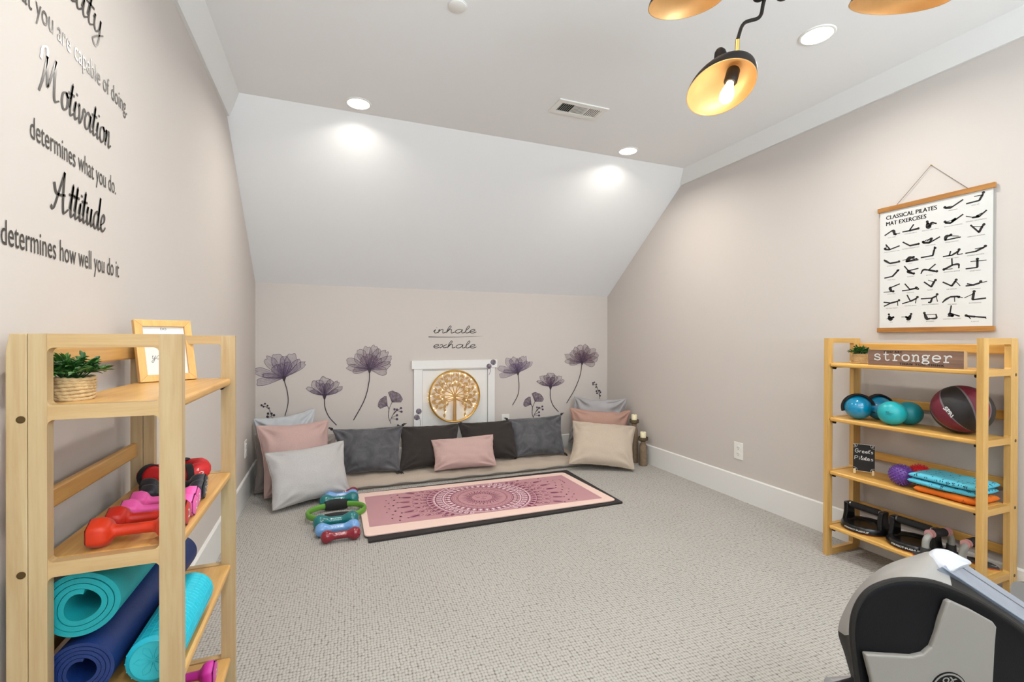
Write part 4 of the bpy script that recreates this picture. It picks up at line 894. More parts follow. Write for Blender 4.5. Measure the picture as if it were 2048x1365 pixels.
for sx_, sy_ in ((0, 0), (1, 0), (0, 1), (1, 1)):
    ox, oy = (.001 if not sx_ else Wc-.001), (.015 if not sy_ else Hc-.001); dx, dy = (1 if not sx_ else -1), (1 if not sy_ else -1)
    m.ribbon([(ox+dx*.016, oy), (ox+dx*.014, oy+dy*.009), (ox+dx*.007, oy+dy*.015), (ox, oy+dy*.016)], .0011, FC, 0, 5)
    m.ribbon([(ox+dx*.004, oy+dy*.011), (ox+dx*.004, oy+dy*.005), (ox+dx*.009, oy+dy*.004), (ox+dx*.009, oy+dy*.009), (ox+dx*.006, oy+dy*.008)], .0009, FC, 0, 4)
    m.ribbon([(ox, oy), (ox+dx*.011, oy+dy*.011)], .001, FC, 0, 1, smooth=False)
strokes(m, "GrEEt's", FC, .007, .101, .079, .0095, .0020); strokes(m, 'PIlatEs', FC, .005, .068, .080, .0095, .0020)
m.build('chalk_writing', 'chalk', t, smooth=False)
# spiky massage balls
M['spike_purple'] = mat('purple_rubber', (98, 58, 140), .42, var=.06); M['spike_red'] = mat('red_rubber', (190, 26, 36), .42, var=.06)
def spiky(label, c, r, m_):
    c = Vector(c); t = thing('massage_ball', label, 'massage ball', (c.x, c.y, c.z-r), 'spiky massage balls')
    m = MB(); m.sphere(c, r*.9, 32); n = 190
    for i in range(n):
        z = 1-2*(i+.5)/n; a = i*2.39996; q = math.sqrt(1-z*z); d = Vector((q*math.cos(a), q*math.sin(a), z))
        m.lathe([(.0034, 0), (.0022, r*.07), (.0011, r*.13), (0, r*.14)], 6, 0, frame(c+d*r*.885, None if abs(d.x) < .9 else (0, 1, 0), d))
    m.build('ball', m_, t, angle=50)
spiky('spiky purple massage ball beside the chalkboard', (2.362, 1.292, SZ[2]+.0475), .0475, 'spike_purple')
spiky('spiky red massage ball behind the purple one', (2.438, 1.262, SZ[2]+.0475), .0475, 'spike_red')
# folded towels
M['towel_blue'] = towel_mat('sky_blue_flowered_towel', (92, 190, 214), (24, 52, 74), 52.0, .0075); M['towel_orange'] = towel_mat('orange_flowered_towel', (226, 112, 26), (176, 76, 16), 40.0, .009)
def folded(label, x0, x1, y0, y1, z, h, layers, m_, seed):
    t = thing('folded_towel', label, 'towel', ((x0+x1)/2, (y0+y1)/2, z), 'folded towels'); q = random.Random(seed); hl = h/layers
    for k in range(layers):
        n = 40; vs = []; fs = []; na = 14; ex = q.uniform(-.004, .004)
        for i in range(n+1):
            f = i/n; y = y0+(y1-y0)*f+0; cap = min(1, math.sqrt(max(0, 1-(abs(2*f-1)**10))))
            for a in range(na):
                th_ = 2*PI*a/na; cx_ = math.copysign(abs(math.cos(th_))**.35, math.cos(th_)); cz_ = math.copysign(abs(math.sin(th_))**.75, math.sin(th_))
                wv = .004*math.sin(f*7+seed+k*1.3)+.0025*mnoise.noise(Vector((f*9, k*3.1, seed)))
                yy = y+(ex*2 if k else 0)
                zz = z+hl*(k+.5)+cz_*hl*.5*(.25+.75*cap)+(.0035*mnoise.noise(Vector((f*5+cx_, cx_*2, seed+k))) if cz_ > 0 and k == layers-1 else 0)
                vs.append(((x0+x1)/2+cx_*(x1-x0)/2*(.97+.03*cap)+wv+ex, yy, max(z+.0005, zz)))
        for i in range(n):
            for a in range(na): fs.append((i*na+a, i*na+(a+1) % na, (i+1)*na+(a+1) % na, (i+1)*na+a))
        fs += [tuple(range(na)), tuple(range(n*na+na-1, n*na-1, -1))]
        MB().add(vs, fs, 0).build('fold', m_, t, angle=70)
folded('orange flower printed towel folded underneath the blue towel', 2.322, 2.492, 1.016, 1.225, SZ[2], .030, 1, 'towel_orange', 3)
folded('sky blue flower printed towel folded on top of the orange towel', 2.318, 2.494, 1.022, 1.250, SZ[2]+.0305, .050, 2, 'towel_blue', 7)
# rotating push-up stands
M['gloss_black'] = mat('glossy_black_plastic', (20, 20, 22), .25, spec=.5, var=.05); M['grip_black'] = mat('black_foam_grip', (28, 28, 30), .75, bump=.4, bscale=500, var=.1); M['orange_rim'] = mat('orange_rubber_rim', (206, 84, 34), .6, var=.05)
def pushup(label, c):
    c = Vector(c); t = thing('pushup_stand', label, 'push-up stand', tuple(c), 'round push-up stands')
    R = .098
    MB().lathe([(0, 0), (R*.94, 0), (R*.95, .003), (0, .004)], 48, 0, T(c)).build('rubber_foot', 'orange_rim', t)
    MB().lathe([(0, .004), (R, .004), (R*1.01, .010), (R*.99, .022), (R*.94, .030), (R*.72, .031), (R*.66, .022), (0, .020)], 48, 0, T(c)).build('base', 'gloss_black', t)
    for s_ in (1, -1):
        m = MB(); out = []
        for f in range(9):
            z = .020+.090*f/8; w2 = .034-.012*(f/8); out.append((z, w2))
        vs = []; fs = []
        for z, w2 in out:
            yy = s_*(.080-.004*math.sin((z-.02)/.09*PI)); th_ = .011
            vs += [c+Vector((-w2, yy-th_, z)), c+Vector((w2, yy-th_, z)), c+Vector((w2, yy+th_, z)), c+Vector((-w2, yy+th_, z))]
        for i in range(8):
            for k in range(4): fs.append((4*i+k, 4*i+(k+1) % 4, 4*i+4+(k+1) % 4, 4*i+4+k))
        fs += [(3, 2, 1, 0), (32, 33, 34, 35)]
        m.add(vs, fs, 0); m.build('upright', 'gloss_black', t, bevel=.006, seg=3, smooth=True, angle=60)
    MB().tube([c+Vector((0, y, .098)) for y in (-.062, .062)], .0155, 20).build('grip', 'grip_black', t)
    MB().tube([c+Vector((0, y, .098)) for y in (-.070, -.062)], .0125, 16).tube([c+Vector((0, y, .098)) for y in (.062, .070)], .0125, 16).build('grip_collar', 'steel', t)
    m = MB(); F = lambda a, b_: c+Vector((math.cos(PI+.2+a/R)*(R*1.008+.0008), math.sin(PI+.2+a/R)*(R*1.008+.0008), b_))
    put_text(m, 'PERFECT\u00b7PUSHUP', F, -.058, .0115, .105, .0072, 0, .03); m.build('rim_lettering', 'paper', t, smooth=False)
pushup('black push-up stand at the left end of the bottom shelf, right bookcase', (2.412, 1.470, SZ[3]))
pushup('black push-up stand in the middle of the bottom shelf, beside the grey bars', (2.412, 1.268, SZ[3]))
# grey push-up bars
M['bar_grey'] = mat('grey_painted_steel', (150, 150, 144), .4, var=.05); M['boot_grey'] = mat('dark_grey_rubber', (58, 58, 58), .6, var=.06); M['pink_ring'] = mat('pink_grip_ring', (206, 150, 148), .6, var=.05)
def pushbar(label, p0, p1, z, h=.100):
    p0, p1 = Vector((*p0, z)), Vector((*p1, z)); d = (p1-p0).normalized(); t = thing('pushup_bar', label, 'push-up bar', tuple((p0+p1)/2), 'grey push-up bars')
    up = Vector((0, 0, 1)); L = (p1-p0).length
    path = cr([p0+up*.012, p0+up*.060, p0+up*(h-.018)+d*.008, p0+up*h+d*.036, p1+up*h-d*.036, p1+up*(h-.018)-d*.008, p1+up*.060, p1+up*.012], 7)
    MB().tube(path, .0125, 16).build('tube', 'bar_grey', t)
    a, b_ = p0+up*h+d*.036, p1+up*h-d*.036
    g = MB().tube([a.lerp(b_, k/20) for k in range(21)], [.0158+.0012*math.sin(k*2.1) for k in range(21)], 18).build('grip', 'grip_black', t)
    for e, o_ in ((a, 1), (b_, -1)):
        m = MB()
        for k in range(3): m.tube([e-d*o_*(.002+k*.0085), e-d*o_*(.0045+k*.0085)], .0166, 18)
        m.build('grip_ring', 'pink_ring', t)
    for p in (p0, p1):
        MB().tube([p+up*.006, p+up*.045], [.0175, .0160], 18).build('boot', 'boot_grey', t)
        m = MB(); wv = .026; Lf = .058
        out = [(-Lf, 0), (-Lf*.62, -wv*.75), (-.02, -wv), (.02, -wv), (Lf*.62, -wv*.75), (Lf, 0), (Lf*.62, wv*.75), (.02, wv), (-.02, wv), (-Lf*.62, wv*.75)]
        Xf = frame(p+up*.001, Vector((-d.y, d.x, 0)), up)
        m.prism(out, 0, .003, 1, Xf); m.prism([(x*.98, y*.96) for x, y in out], .003, .011, 0, Xf)
        f = m.build('foot', ['boot_grey', 'orange_rim'], t, smooth=False)
        m = MB(); m.poly([(-.050, .003), (-.045, -.004), (-.024, .006), (-.044, .000)], lambda a_, b2: Xf @ Vector((a_, b2, .0114))); m.build('tick_mark', 'white', f, smooth=False)
pushbar('grey push-up bar with pink ringed grip, beside the round black stand', (2.325, 1.182), (2.462, 1.160), SZ[3])
pushbar('grey push-up bar with pink ringed grip, behind the right post of the bookcase', (2.345, 1.068), (2.470, 1.066), SZ[3])
# ================================================================== POSTER
PX = XR-.011
t = thing('hanging_poster', 'white pilates chart poster hung from wooden bars on the right wall', 'poster', (PX, 1.276, 1.112))
PY0, PY1, PZ0, PZ1 = 1.489, 1.063, 1.114, 1.705
m = MB().box(PX-.0006, PX, PY1+.002, PY0-.002, PZ0, PZ1); m.build('sheet', 'paper', t, smooth=False)
MB().box(PX-.008, PX+.006, PY1-.006, PY0+.006, PZ1-.012, PZ1+.010).build('hanger_bar', 'bar_wood', t, bevel=.001, smooth=False)
MB().box(PX-.008, PX+.006, PY1-.006, PY0+.006, PZ0-.010, PZ0+.012).build('hanger_bar', 'bar_wood', t, bevel=.001, smooth=False)
M['cord'] = mat('brown_jute_cord', (120, 100, 84), .9, var=.15, vscale=400)
apex = Vector((XR-.006, 1.281, 1.862))
MB().tube([(PX, 1.419, PZ1+.004), (PX+.002, 1.416, PZ1+.012), apex, (PX+.002, 1.149, PZ1+.012), (PX, 1.147, PZ1+.004)], .0013, 6).build('cord', 'cord', t)
MB().tube([(XR, 1.281, 1.861), (XR-.010, 1.281, 1.862)], .0022, 8).build('nail', 'brass', t)
FIG = {  # 10 wide, feet line at 0: head (x,y), then strokes (width, points)
 'HUNDRED': (1.2,1.4,[(1.1,1.5,.9,4,.4),(.9,4,.4,9.5,3.6),(.5,2,1.3,4.4,1.2)]), 'ROLL UP': (8.3,4.6,[(1.2,8,3.6,6.6,.8),(.9,6.6,.8,1,.5),(.5,7.9,3.4,4.4,3.6)]),
 'SINGLE LEG STRETCH': (1.3,1.9,[(1.2,1.6,1.2,4,.6),(.9,4,.6,9.5,4.2),(.9,4,.7,6.2,2.6,4.2,1.8),(.4,2,1.6,4.8,2)]), 'DOUBLE LEG STRETCH': (5.6,1.1,[(1.1,3.6,.8,6.2,.6),(.9,6.2,.6,9.4,3.4),(.5,3.6,.9,.6,2.2),(.5,4.4,.8,7.6,2.4)]),
 'OPEN LEG ROCKER': (8.2,4.4,[(1.3,7.6,3.6,6.2,.6),(.9,6.2,.6,2.6,5.4),(.4,7.5,3.4,3.4,4.4)]), 'SPINE STRETCH': (4.6,2.9,[(1.3,2,.6,2.6,2.4,4.4,2.6),(.8,2,.4,9,.8),(.5,4.4,2.4,8.2,1.4)]),
 'ROLL OVER': (7.2,.5,[(1.2,6.6,.6,6,2.8,5,3),(.9,5,3,1,.8),(.5,6,.4,9.6,.7)]), 'ONE LEG CIRCLE': (8.9,1,[(1.2,8.2,.9,4.4,.6),(.9,4.4,.6,.6,.6),(.9,4.4,.8,6.6,4)]), 'ROLLING LIKE A BALL': (3.4,4,[(1.7,3.6,3,4,.7,5.2,1),(.9,5,1,5.6,2.8,8,1.8),(.4,3.8,2.8,6.6,1.6)]),
 'SINGLE STRAIGHT LEG': (1.2,1.4,[(1.2,1.4,.9,4,.4),(.9,4,.4,9.4,1.8),(.9,4,.6,1.6,4),(.4,1.8,1.2,2,3)]), 'DOUBLE STRAIGHT LEG': (9,.8,[(1.2,8.2,.7,4.6,.5),(.9,4.6,.5,.8,3.4)]), 'CRISS CROSS': (1.4,1.6,[(1.4,1.6,1,4.6,.5),(.9,4.6,.5,9.6,3),(.9,4.6,.8,5.6,2.8,3.4,2),(.5,1.4,1.6,3.4,2.4)]),
 'CORKSCREW': (9,1,[(1.2,8.2,.8,4,.6),(.9,4,.6,1.4,2.6,.6,3.4)]), 'SAW': (6.6,2.7,[(1.6,3,.7,4.6,2.4,6.4,2.4),(.8,3,.4,9.2,.7),(.8,3,.4,8.6,1.6),(.4,4.8,2,.8,1.6),(.4,6,2,8.8,.9)]), 'SWAN DIVE': (7.6,5,[(1.1,7.2,4,6.6,1),(.9,6.6,.8,.6,.5),(.5,7.3,3.6,7.3,6)]),
 'ONE LEG KICK': (8,3.2,[(1.1,7.8,2.4,5,.7),(.8,5,.6,.6,.4),(.8,3.6,.5,4.2,3),(.5,7.6,2,7.4,.6,9.6,.6)]), 'DOUBLE LEG KICK': (9,3,[(1.1,8.4,2.4,5,.8),(.8,5,.8,.6,.5),(.5,8.2,2.4,4.6,2.2)]),
 'NECK PULL': (8.4,4.2,[(1.2,7.8,3.4,5.6,1),(.9,5.6,1,1,.4),(.4,7.6,3.4,9.2,4.6,8.2,4.8)]), 'SCISSORS': (6.6,.6,[(1.2,6,.7,3.6,2.2,4.4,2.6),(.8,4,2.6,9,3.4),(.8,3.8,2.6,1.6,5.8),(.4,5.6,.6,4,2)]), 'BICYCLE': (8.6,.7,[(1.2,7.8,.8,4.6,2),(.8,4.6,2,8,5),(.8,4.6,2,2,2.4,.8,.2),(.4,7,.6,5.4,1.6)]),
 'SHOULDER BRIDGE': (1.4,.6,[(1.2,2,.8,5.4,2.6),(.8,5.4,2.6,8,2.6,8.2,.3),(.8,5.2,2.6,5,6.4),(.4,2,.5,5.4,.5)]), 'SPINE TWIST': (5.8,5.2,[(1.2,5.8,4.4,5.8,.7),(.8,5.8,.6,.8,.5),(.45,3,4.2,9.6,4)]),
 'JACK KNIFE': (6,.5,[(1.2,5,.6,4.2,2.6,4.8,3.2),(.8,4.6,3,9.6,4.8),(.5,5,.4,.6,.4)]), 'SIDE KICK': (8,1.6,[(1.1,7.4,1.2,4.6,.8),(.8,4.6,.6,.6,.4),(.8,4.6,1,2,4.6),(.5,7.4,1,9.2,.6,8.6,1.8)]), 'TEASER': (7.6,4.4,[(1.3,7,3.6,5.6,.7),(.9,5.6,.7,2,4),(.4,7,3.4,4,4.8)]),
 'HIP CIRCLES': (7,4,[(1.2,6.6,3.2,5,.7),(.9,5,.7,.8,3.4),(.45,6.8,3.2,8.8,.4)]), 'SWIMMING': (7.2,2.6,[(1.1,6.6,1.8,4,1),(.8,4,1,.8,.8),(.8,4,1.1,1.4,2),(.45,7,1.8,9.8,2.4)]),
 'LEG PULL FRONT': (9,3.6,[(1.1,8.2,3,4.6,2.2),(.8,4.6,2.2,.6,.4),(.8,4.6,2.2,.4,3),(.5,8.2,2.8,8.4,.2)]), 'LEG PULL BACK': (8.6,3.8,[(1.1,8,3,5,1.6),(.8,5,1.6,.6,.4),(.8,5,1.6,3.2,5.6),(.5,8,2.8,7.6,.2)]), 'SIDE KICK KNEELING': (8.4,4.6,[(1.1,8,3.6,6,2.6),(.8,6,2.6,.4,2.6),(.8,6,2.4,5.2,.3,4,.3),(.45,8,3.4,8.6,.3)]),
 'SIDE BEND': (8,2.8,[(1.1,7.4,3.2,4.2,3.2),(.8,4.2,3.2,2,1.8,.5,.2),(.45,6,3,6.2,.2),(.45,7.4,3.2,9.8,2.2)]), 'BOOMERANG': (4.6,5.2,[(1.4,4.4,4.2,4,.8),(.9,4,.7,9.6,1.2),(.45,4,3.8,.4,2)]),
 'SEAL': (3.4,4.2,[(1.8,3.6,2.8,4.4,.8,5.6,1.2),(.8,5.2,1.2,6.4,2.4,3,1),(.4,4,2.6,2,1)]), 'CRAB': (6.6,4,[(1.8,6.2,2.8,5,.8,4,1.2),(.8,4.4,1.2,3.4,2.4,6,1),(.4,5,2.2,.8,2.2)]), 'ROCKING': (2.2,4,[(1.2,2.4,3.2,3.4,.7,5,.6),(.8,5,.6,8,.8,7.8,3.2),(.4,2.8,3,7.8,3)]),
 'CONTROL BALANCE': (5.2,.6,[(1.3,5.6,.8,4,1.4,4.2,2.4),(.8,4.2,2.2,4.8,6.6),(.8,4.6,2,8.6,.3),(.4,5.4,.4,3,.4)]), 'PUSH UP': (1.2,2.4,[(1.2,1.8,2,5,1.6),(.9,5,1.6,9.6,1),(.5,2.2,1.8,3.2,.4),(.4,9.4,1.2,9.6,.2)])}
POS = [('HUNDRED',650,365,1.2),('ROLL UP',815,325,1.2),('SINGLE LEG STRETCH',650,480,1.2),('DOUBLE LEG STRETCH',820,440,1.25),('OPEN LEG ROCKER',820,555,1.2),('SPINE STRETCH',640,600,1.15),
 ('ROLL OVER',197,572,1),('ONE LEG CIRCLE',337,540,1),('ROLLING LIKE A BALL',483,512,1.05),('SINGLE STRAIGHT LEG',197,677,1),('DOUBLE STRAIGHT LEG',337,650,1),('CRISS CROSS',483,627,1.1),
 ('CORKSCREW',197,782,1),('SAW',335,765,1),('SWAN DIVE',477,730,1.05),('ONE LEG KICK',645,720,1.2),('DOUBLE LEG KICK',817,695,1.2),('NECK PULL',195,885,1),('SCISSORS',337,860,1),('BICYCLE',475,848,1),
 ('SHOULDER BRIDGE',640,820,1.2),('SPINE TWIST',815,812,1.25),('JACK KNIFE',195,990,1),('SIDE KICK',335,978,1),('TEASER',480,958,1),('HIP CIRCLES',640,950,1.2),('SWIMMING',815,945,1.25),
 ('LEG PULL FRONT',197,1095,1),('LEG PULL BACK',335,1075,1),('SIDE KICK KNEELING',480,1065,1.1),('SIDE BEND',643,1062,1.2),('BOOMERANG',812,1050,1.25),('SEAL',195,1200,.9),('CRAB',320,1197,.9),('ROCKING',480,1190,1),('CONTROL BALANCE',640,1170,1.15),('PUSH UP',812,1188,1.25)]
m = MB(); FP = lambda u_, v_: (PX-.0010, -u_, v_); k_ = .0076
for nm, cx, cy, sc3 in POS:
    p = atX(1730+cx/3.69, 310+cy/3.69, PX-.001); hx, hy, sts = FIG[nm]; kk = k_*min(sc3, 1.0)*1.02; x0 = -p.y-5*kk; z0 = p.z-2.1*kk
    m.disc((x0+hx*kk, z0+hy*kk), .72*kk, FP, 0, 12)
    for s_ in sts:
        pt = [(x0+s_[i]*kk, z0+s_[i+1]*kk) for i in range(1, len(s_), 2)]
        m.ribbon(pt, s_[0]*kk*1.4, FP, 0, 5, smooth=len(pt) > 2, taper='soft')
        for q in (pt[0],): m.disc(q, s_[0]*kk*.40, FP, 0, 8)
    vs_, _ = text2d(nm); wdt = min(.068, (max(v[0] for v in vs_)-min(v[0] for v in vs_))*.0066)
    put_text(m, nm, FP, x0+5*kk, z0-.0098, wdt, .0042, 1, 0, 1.0, center=True)
pa, pb = atX(1730+157/3.69, 310+478/3.69, PX-.001), atX(1730+530/3.69, 310+403/3.69, PX-.001)
pc_, pd = atX(1730+157/3.69, 310+527/3.69, PX-.001), atX(1730+452/3.69, 310+463/3.69, PX-.001)
for dx_ in (-.0007, 0, .0007): put_text(m, 'CLASSICAL PILATES', FP, dx_-pa.y, (pa.z+pb.z)/2-.001, pa.y-pb.y, .0200, 0)
for dx_ in (-.0007, 0, .0007): put_text(m, 'MAT EXERCISES', FP, dx_-pc_.y, (pc_.z+pd.z)/2-.001, pc_.y-pd.y, .0200, 0)
m.build('printed_chart', ['ink', 'caption'], t, smooth=False)
# ================================================================== FLOOR SEAT
M['futon'] = fabric('oatmeal_linen', (178, 163, 148), .08, 700, .35); M['piping'] = mat('grey_piping', (158, 152, 146), .9, bump=.4, bscale=600, var=.2, vscale=200)
fx0, fx1, fy0, fy1, fz = -.06, 2.06, 3.425, 3.885, .066
t = thing('floor_cushion', 'long oatmeal floor mattress along the back wall under the pillows', 'floor mattress', ((fx0+fx1)/2, (fy0+fy1)/2, 0))
m = MB(); nu, nv = 120, 30; vs = []; fs = []
def futon_pt(i, j, top):
    u_, v_ = 2*i/nu-1, 2*j/nv-1
    e = (1-abs(u_)**26)*(1-abs(v_)**9); e = max(0, e)**.5
    x = (fx0+fx1)/2+u_*(fx1-fx0)/2; y = (fy0+fy1)/2+v_*(fy1-fy0)/2+.006*math.sin(x*3.1)*(1 if v_ < 0 else 0)
    wv = mnoise.noise(Vector((x*9, y*14, 1)))*.010+mnoise.noise(Vector((x*24, y*20, 3)))*.004
    wv -= .006*max(0, 1-abs(((x+.3) % .36)-.18)/.03)*.5
    return (x, y, fz*.34+(fz*.66*e+wv*e if top else -fz*.33*e**.25))
for top in (1, 0):
    o_ = len(vs)
    for i in range(nu+1):
        for j in range(nv+1): vs.append(futon_pt(i, j, top))
    for i in range(nu):
        for j in range(nv):
            q = (o_+i*(nv+1)+j, o_+(i+1)*(nv+1)+j, o_+(i+1)*(nv+1)+j+1, o_+i*(nv+1)+j+1); fs.append(q if top else q[::-1])
m.add(vs, fs); m.build('mattress', 'futon', t, angle=80)
def ring_pts(rows): return [Vector(futon_pt(i, j, 1)) for i, j in rows]
edge = [(i, 0) for i in range(0, nu+1, 2)]+[(nu, j) for j in range(2, nv+1, 2)]
pts = [p+Vector((0, -.002, .004*math.sin(k*.9))) for k, p in enumerate(ring_pts(edge))]
MB().tube(pts, .0045, 7).build('piped_edge', 'piping', t)

# ================================================================== PILLOWS
M['p_grey'] = fabric('light_grey_weave', (186, 183, 182), .12, 620, .22); M['p_pink'] = fabric('dusty_pink_linen', (190, 160, 154), .09, 700, .22); M['p_white'] = fabric('pale_blue_grey_cotton', (190, 193, 197), .05, 900, .3)
M['p_taupe'] = fabric('taupe_linen', (138, 127, 122), .09, 700, .25); M['p_char'] = fabric('charcoal_linen', (56, 51, 49), .12, 700, .25); M['p_beige'] = fabric('oat_weave', (190, 175, 158), .12, 620, .22)
M['p_terra'] = fabric('rose_linen', (178, 142, 128), .09, 700, .25); M['p_crump'] = fabric('cool_grey_cotton', (166, 164, 165), .06, 900, .3)
def velvet(name, rgb):
    m, nd, lk, b_ = newmat(name); col = s2l(rgb); tc = N(nd, 'ShaderNodeTexCoord')
    n = N(nd, 'ShaderNodeTexNoise', i_Scale=11.0, i_Detail=5.0, i_Roughness=.65, i_Distortion=.6); lk.new(tc.outputs['Object'], n.inputs['Vector'])
    r = N(nd, 'ShaderNodeValToRGB'); r.color_ramp.elements[0].position = .38; r.color_ramp.elements[1].position = .66
    r.color_ramp.elements[0].color = tuple(x*.72 for x in col)+(1,); r.color_ramp.elements[1].color = tuple(x*1.35 for x in col)+(1,)
    lk.new(n.outputs['Fac'], r.inputs[0]); lk.new(r.outputs[0], b_.inputs['Base Color'])
    n2 = N(nd, 'ShaderNodeTexNoise', i_Scale=600.0); lk.new(tc.outputs['Object'], n2.inputs['Vector'])
    bp = N(nd, 'ShaderNodeBump', i_Strength=.25, i_Distance=.002); lk.new(n2.outputs['Fac'], bp.inputs['Height']); lk.new(bp.outputs['Normal'], b_.inputs['Normal'])
    b_.inputs['Roughness'].default_value = .7; b_.inputs['Sheen Weight'].default_value = .8; b_.inputs['Sheen Roughness'].default_value = .35; b_.inputs['Sheen Tint'].default_value = (.75, .77, .8, 1)
    return m
M['p_velvet'] = velvet('slate_velvet', (82, 82, 86))
def pillow(label, TL, TR, BR, BL, thick, mk, seed, ear=.10, wrinkle=1.0, piping=None, group=None, sag=0.0, tassel=None):
    """soft cushion whose four corners are the given points; thick = greatest depth"""
    TL, TR, BR, BL = map(Vector, (TL, TR, BR, BL)); n = 44
    nrm = ((TR-BL).cross(TL-BR)).normalized()
    if nrm.dot(EYE-(TL+BR)/2) < 0: nrm = -nrm
    base = (BL+BR)/2; t = thing('pillow', label, 'pillow', tuple(base), group or 'throw pillows'); q = random.Random(seed)
    s0 = [q.uniform(0, 9) for _ in range(6)]
    wU, wV = (TR-TL).length, (TL-BL).length
    def outline(u_, v_):
        ear_ = ear+.035; uu = u_*(1-ear_*(1-v_*v_)*abs(u_)**3); vv = v_*(1-ear_*(1-u_*u_)*abs(v_)**3*(wU/wV)**.3)
        if sag and v_ > 0: vv -= sag*(1-u_*u_)*v_**2
        kk = 1-.035*(abs(u_)*abs(v_))**6; uu *= kk; vv *= kk
        a, b_ = (uu+1)/2, (vv+1)/2; wob = .006*wrinkle
        a += wob*mnoise.noise(Vector((v_*4.5, s0[5], u_)))*abs(u_)**4; b_ += wob*1.4*mnoise.noise(Vector((u_*4.5, s0[0], v_)))*abs(v_)**4
        return (BL*(1-a)+BR*a)*(1-b_)+(TL*(1-a)+TR*a)*b_
    def pt(u_, v_, sd):
        e = max(0, (1-abs(u_)**2.3)*(1-abs(v_)**2.3)); e2 = e**.55*1.14
        p = outline(u_, v_)
        # creases that run out of each corner and along the seam
        rx, ry = 1-abs(u_), 1-abs(v_); ang = math.atan2(ry+.001, rx+.001); cd_ = math.hypot(rx, ry)
        cre = .026*wrinkle*math.sin(ang*9+s0[0]+(u_ > 0)*2+(v_ > 0)*1.3+mnoise.noise(Vector((u_*2, v_*2, s0[1])))*2)*max(0, 1-cd_/.8)*min(1, cd_/.10)
        cre += .006*wrinkle*math.sin((u_ if ry < rx else v_)*26+s0[2])*max(0, 1-min(rx, ry)/.20)*min(1, min(rx, ry)/.04)
        w2 = (.008*mnoise.noise(Vector((u_*1.7+s0[3], v_*1.7, sd)))+.004*wrinkle*mnoise.noise(Vector((u_*4+s0[4], v_*4, sd+5))))
        return p+nrm*(sd*(thick/2*e2+(w2+cre)*min(1, e*3)))
    for v0 in (0,):
        vs = []; fs = []; ix = {}
        sp = lambda i: math.sin((i/n-.5)*PI*.97)/math.sin(.5*PI*.97)
        for sd in (1, -1):
            for i in range(n+1):
                for j in range(n+1):
                    if sd == -1 and (i in (0, n) or j in (0, n)): ix[(sd, i, j)] = ix[(1, i, j)]; continue
                    ix[(sd, i, j)] = len(vs); p = pt(sp(i), sp(j), sd); vs.append(p)
            for i in range(n):
                for j in range(n):
                    f = (ix[(sd, i, j)], ix[(sd, i+1, j)], ix[(sd, i+1, j+1)], ix[(sd, i, j+1)]); fs.append(f if sd == 1 else f[::-1])
        MB().add(vs, fs).build('cover', mk, t, angle=180)
    rim = [outline(sp(i), -1) for i in range(n)]+[outline(1, sp(i)) for i in range(n)]+[outline(sp(n-i), 1) for i in range(n)]+[outline(-1, sp(n-i)) for i in range(n)]
    if piping: MB().tube(rim, .0035, 6, 0, True).build('piping', piping, t)
    if tassel:
        for p in (outline(-1, 1), outline(1, 1), outline(1, -1), outline(-1, -1)):
            m = MB(); d = (p-(TL+BR)/2).normalized(); m.sphere(p+d*.004, .011, 12)
            for k in range(7): m.tube(cr([p+d*.006, p+d*.018+Vector((q.uniform(-.008, .008), q.uniform(-.008, .008), q.uniform(-.004, .008))), p+d*.026+Vector((q.uniform(-.012, .012), q.uniform(-.012, .012), q.uniform(-.012, .004)))], 3), .0018, 5)
            m.build('tassel', tassel, t)
    return t
fzs = .066
# left corner stack, back to front
pillow('crumpled pale grey pillow at the back of the left corner stack', atY(501, 836, 3.76)+Vector((.012, 0, 0)), atY(632, 815, 3.86), atZ(622, 968, .03), (-.485, 3.80, .03), .10, 'p_white', 1, .05, 1.6, sag=.05)
pillow('taupe pillow standing against the left wall behind the pink one', atY(503, 868, 3.62)+Vector((.014, 0, 0)), atY(676, 868, 3.74), atZ(650, 972, .01), atZ(502, 990, .01)+Vector((.016, 0, 0)), .13, 'p_taupe', 2, .06, 1.2, 'p_taupe')
pillow('dusty pink pillow between taupe and light grey ones in the left stack', atY(510, 850, 3.50), atY(658, 838, 3.66), atZ(668, 975, .02), atZ(527, 1001, .015), .15, 'p_pink', 3, .08, 1.0, 'p_pink')
pillow('light grey woven pillow at the front of the left stack', atY(526, 906, 3.32), atY(689, 880, 3.53), atZ(703, 987, .02), atZ(543, 1025, .02), .14, 'p_grey', 4, .07, .9, 'piping')
# along the back
pillow('slate velvet pillow with tassels nearest the left stack', atY(661, 858, 3.76), atY(808, 850, 3.76), atZ(801, 944, fzs+.01), atZ(688, 951, fzs+.01), .13, 'p_velvet', 5, .06, 1.0, tassel='p_char')
pillow('plain black pillow behind the left half of the pink lumbar pillow', atY(798, 853, 3.77), atY(920, 847, 3.79), atZ(915, 930, fzs+.01), atZ(797, 944, fzs+.01), .13, 'p_char', 6, .055, 1.0, tassel='p_char')
pillow('plain black pillow behind the right end of the pink lumbar pillow', atY(914, 846, 3.81), atY(1032, 838, 3.80), atZ(1037, 917, fzs+.01), atZ(928, 924, fzs+.01), .13, 'p_char', 7, .055, 1.0)
pillow('slate velvet pillow with tassels nearest the right stack', atY(1012, 838, 3.79), atY(1124, 828, 3.78), atZ(1131, 909, fzs+.01), atZ(1032, 916, fzs+.01), .13, 'p_velvet', 8, .06, 1.0, tassel='p_char')
pillow('small pink lumbar pillow lying in front of the two black pillows', atY(860, 880, 3.60), atY(988, 868, 3.58), atZ(995, 933, fzs+.01), atZ(867, 944, fzs+.01), .12, 'p_pink', 9, .05, .9)
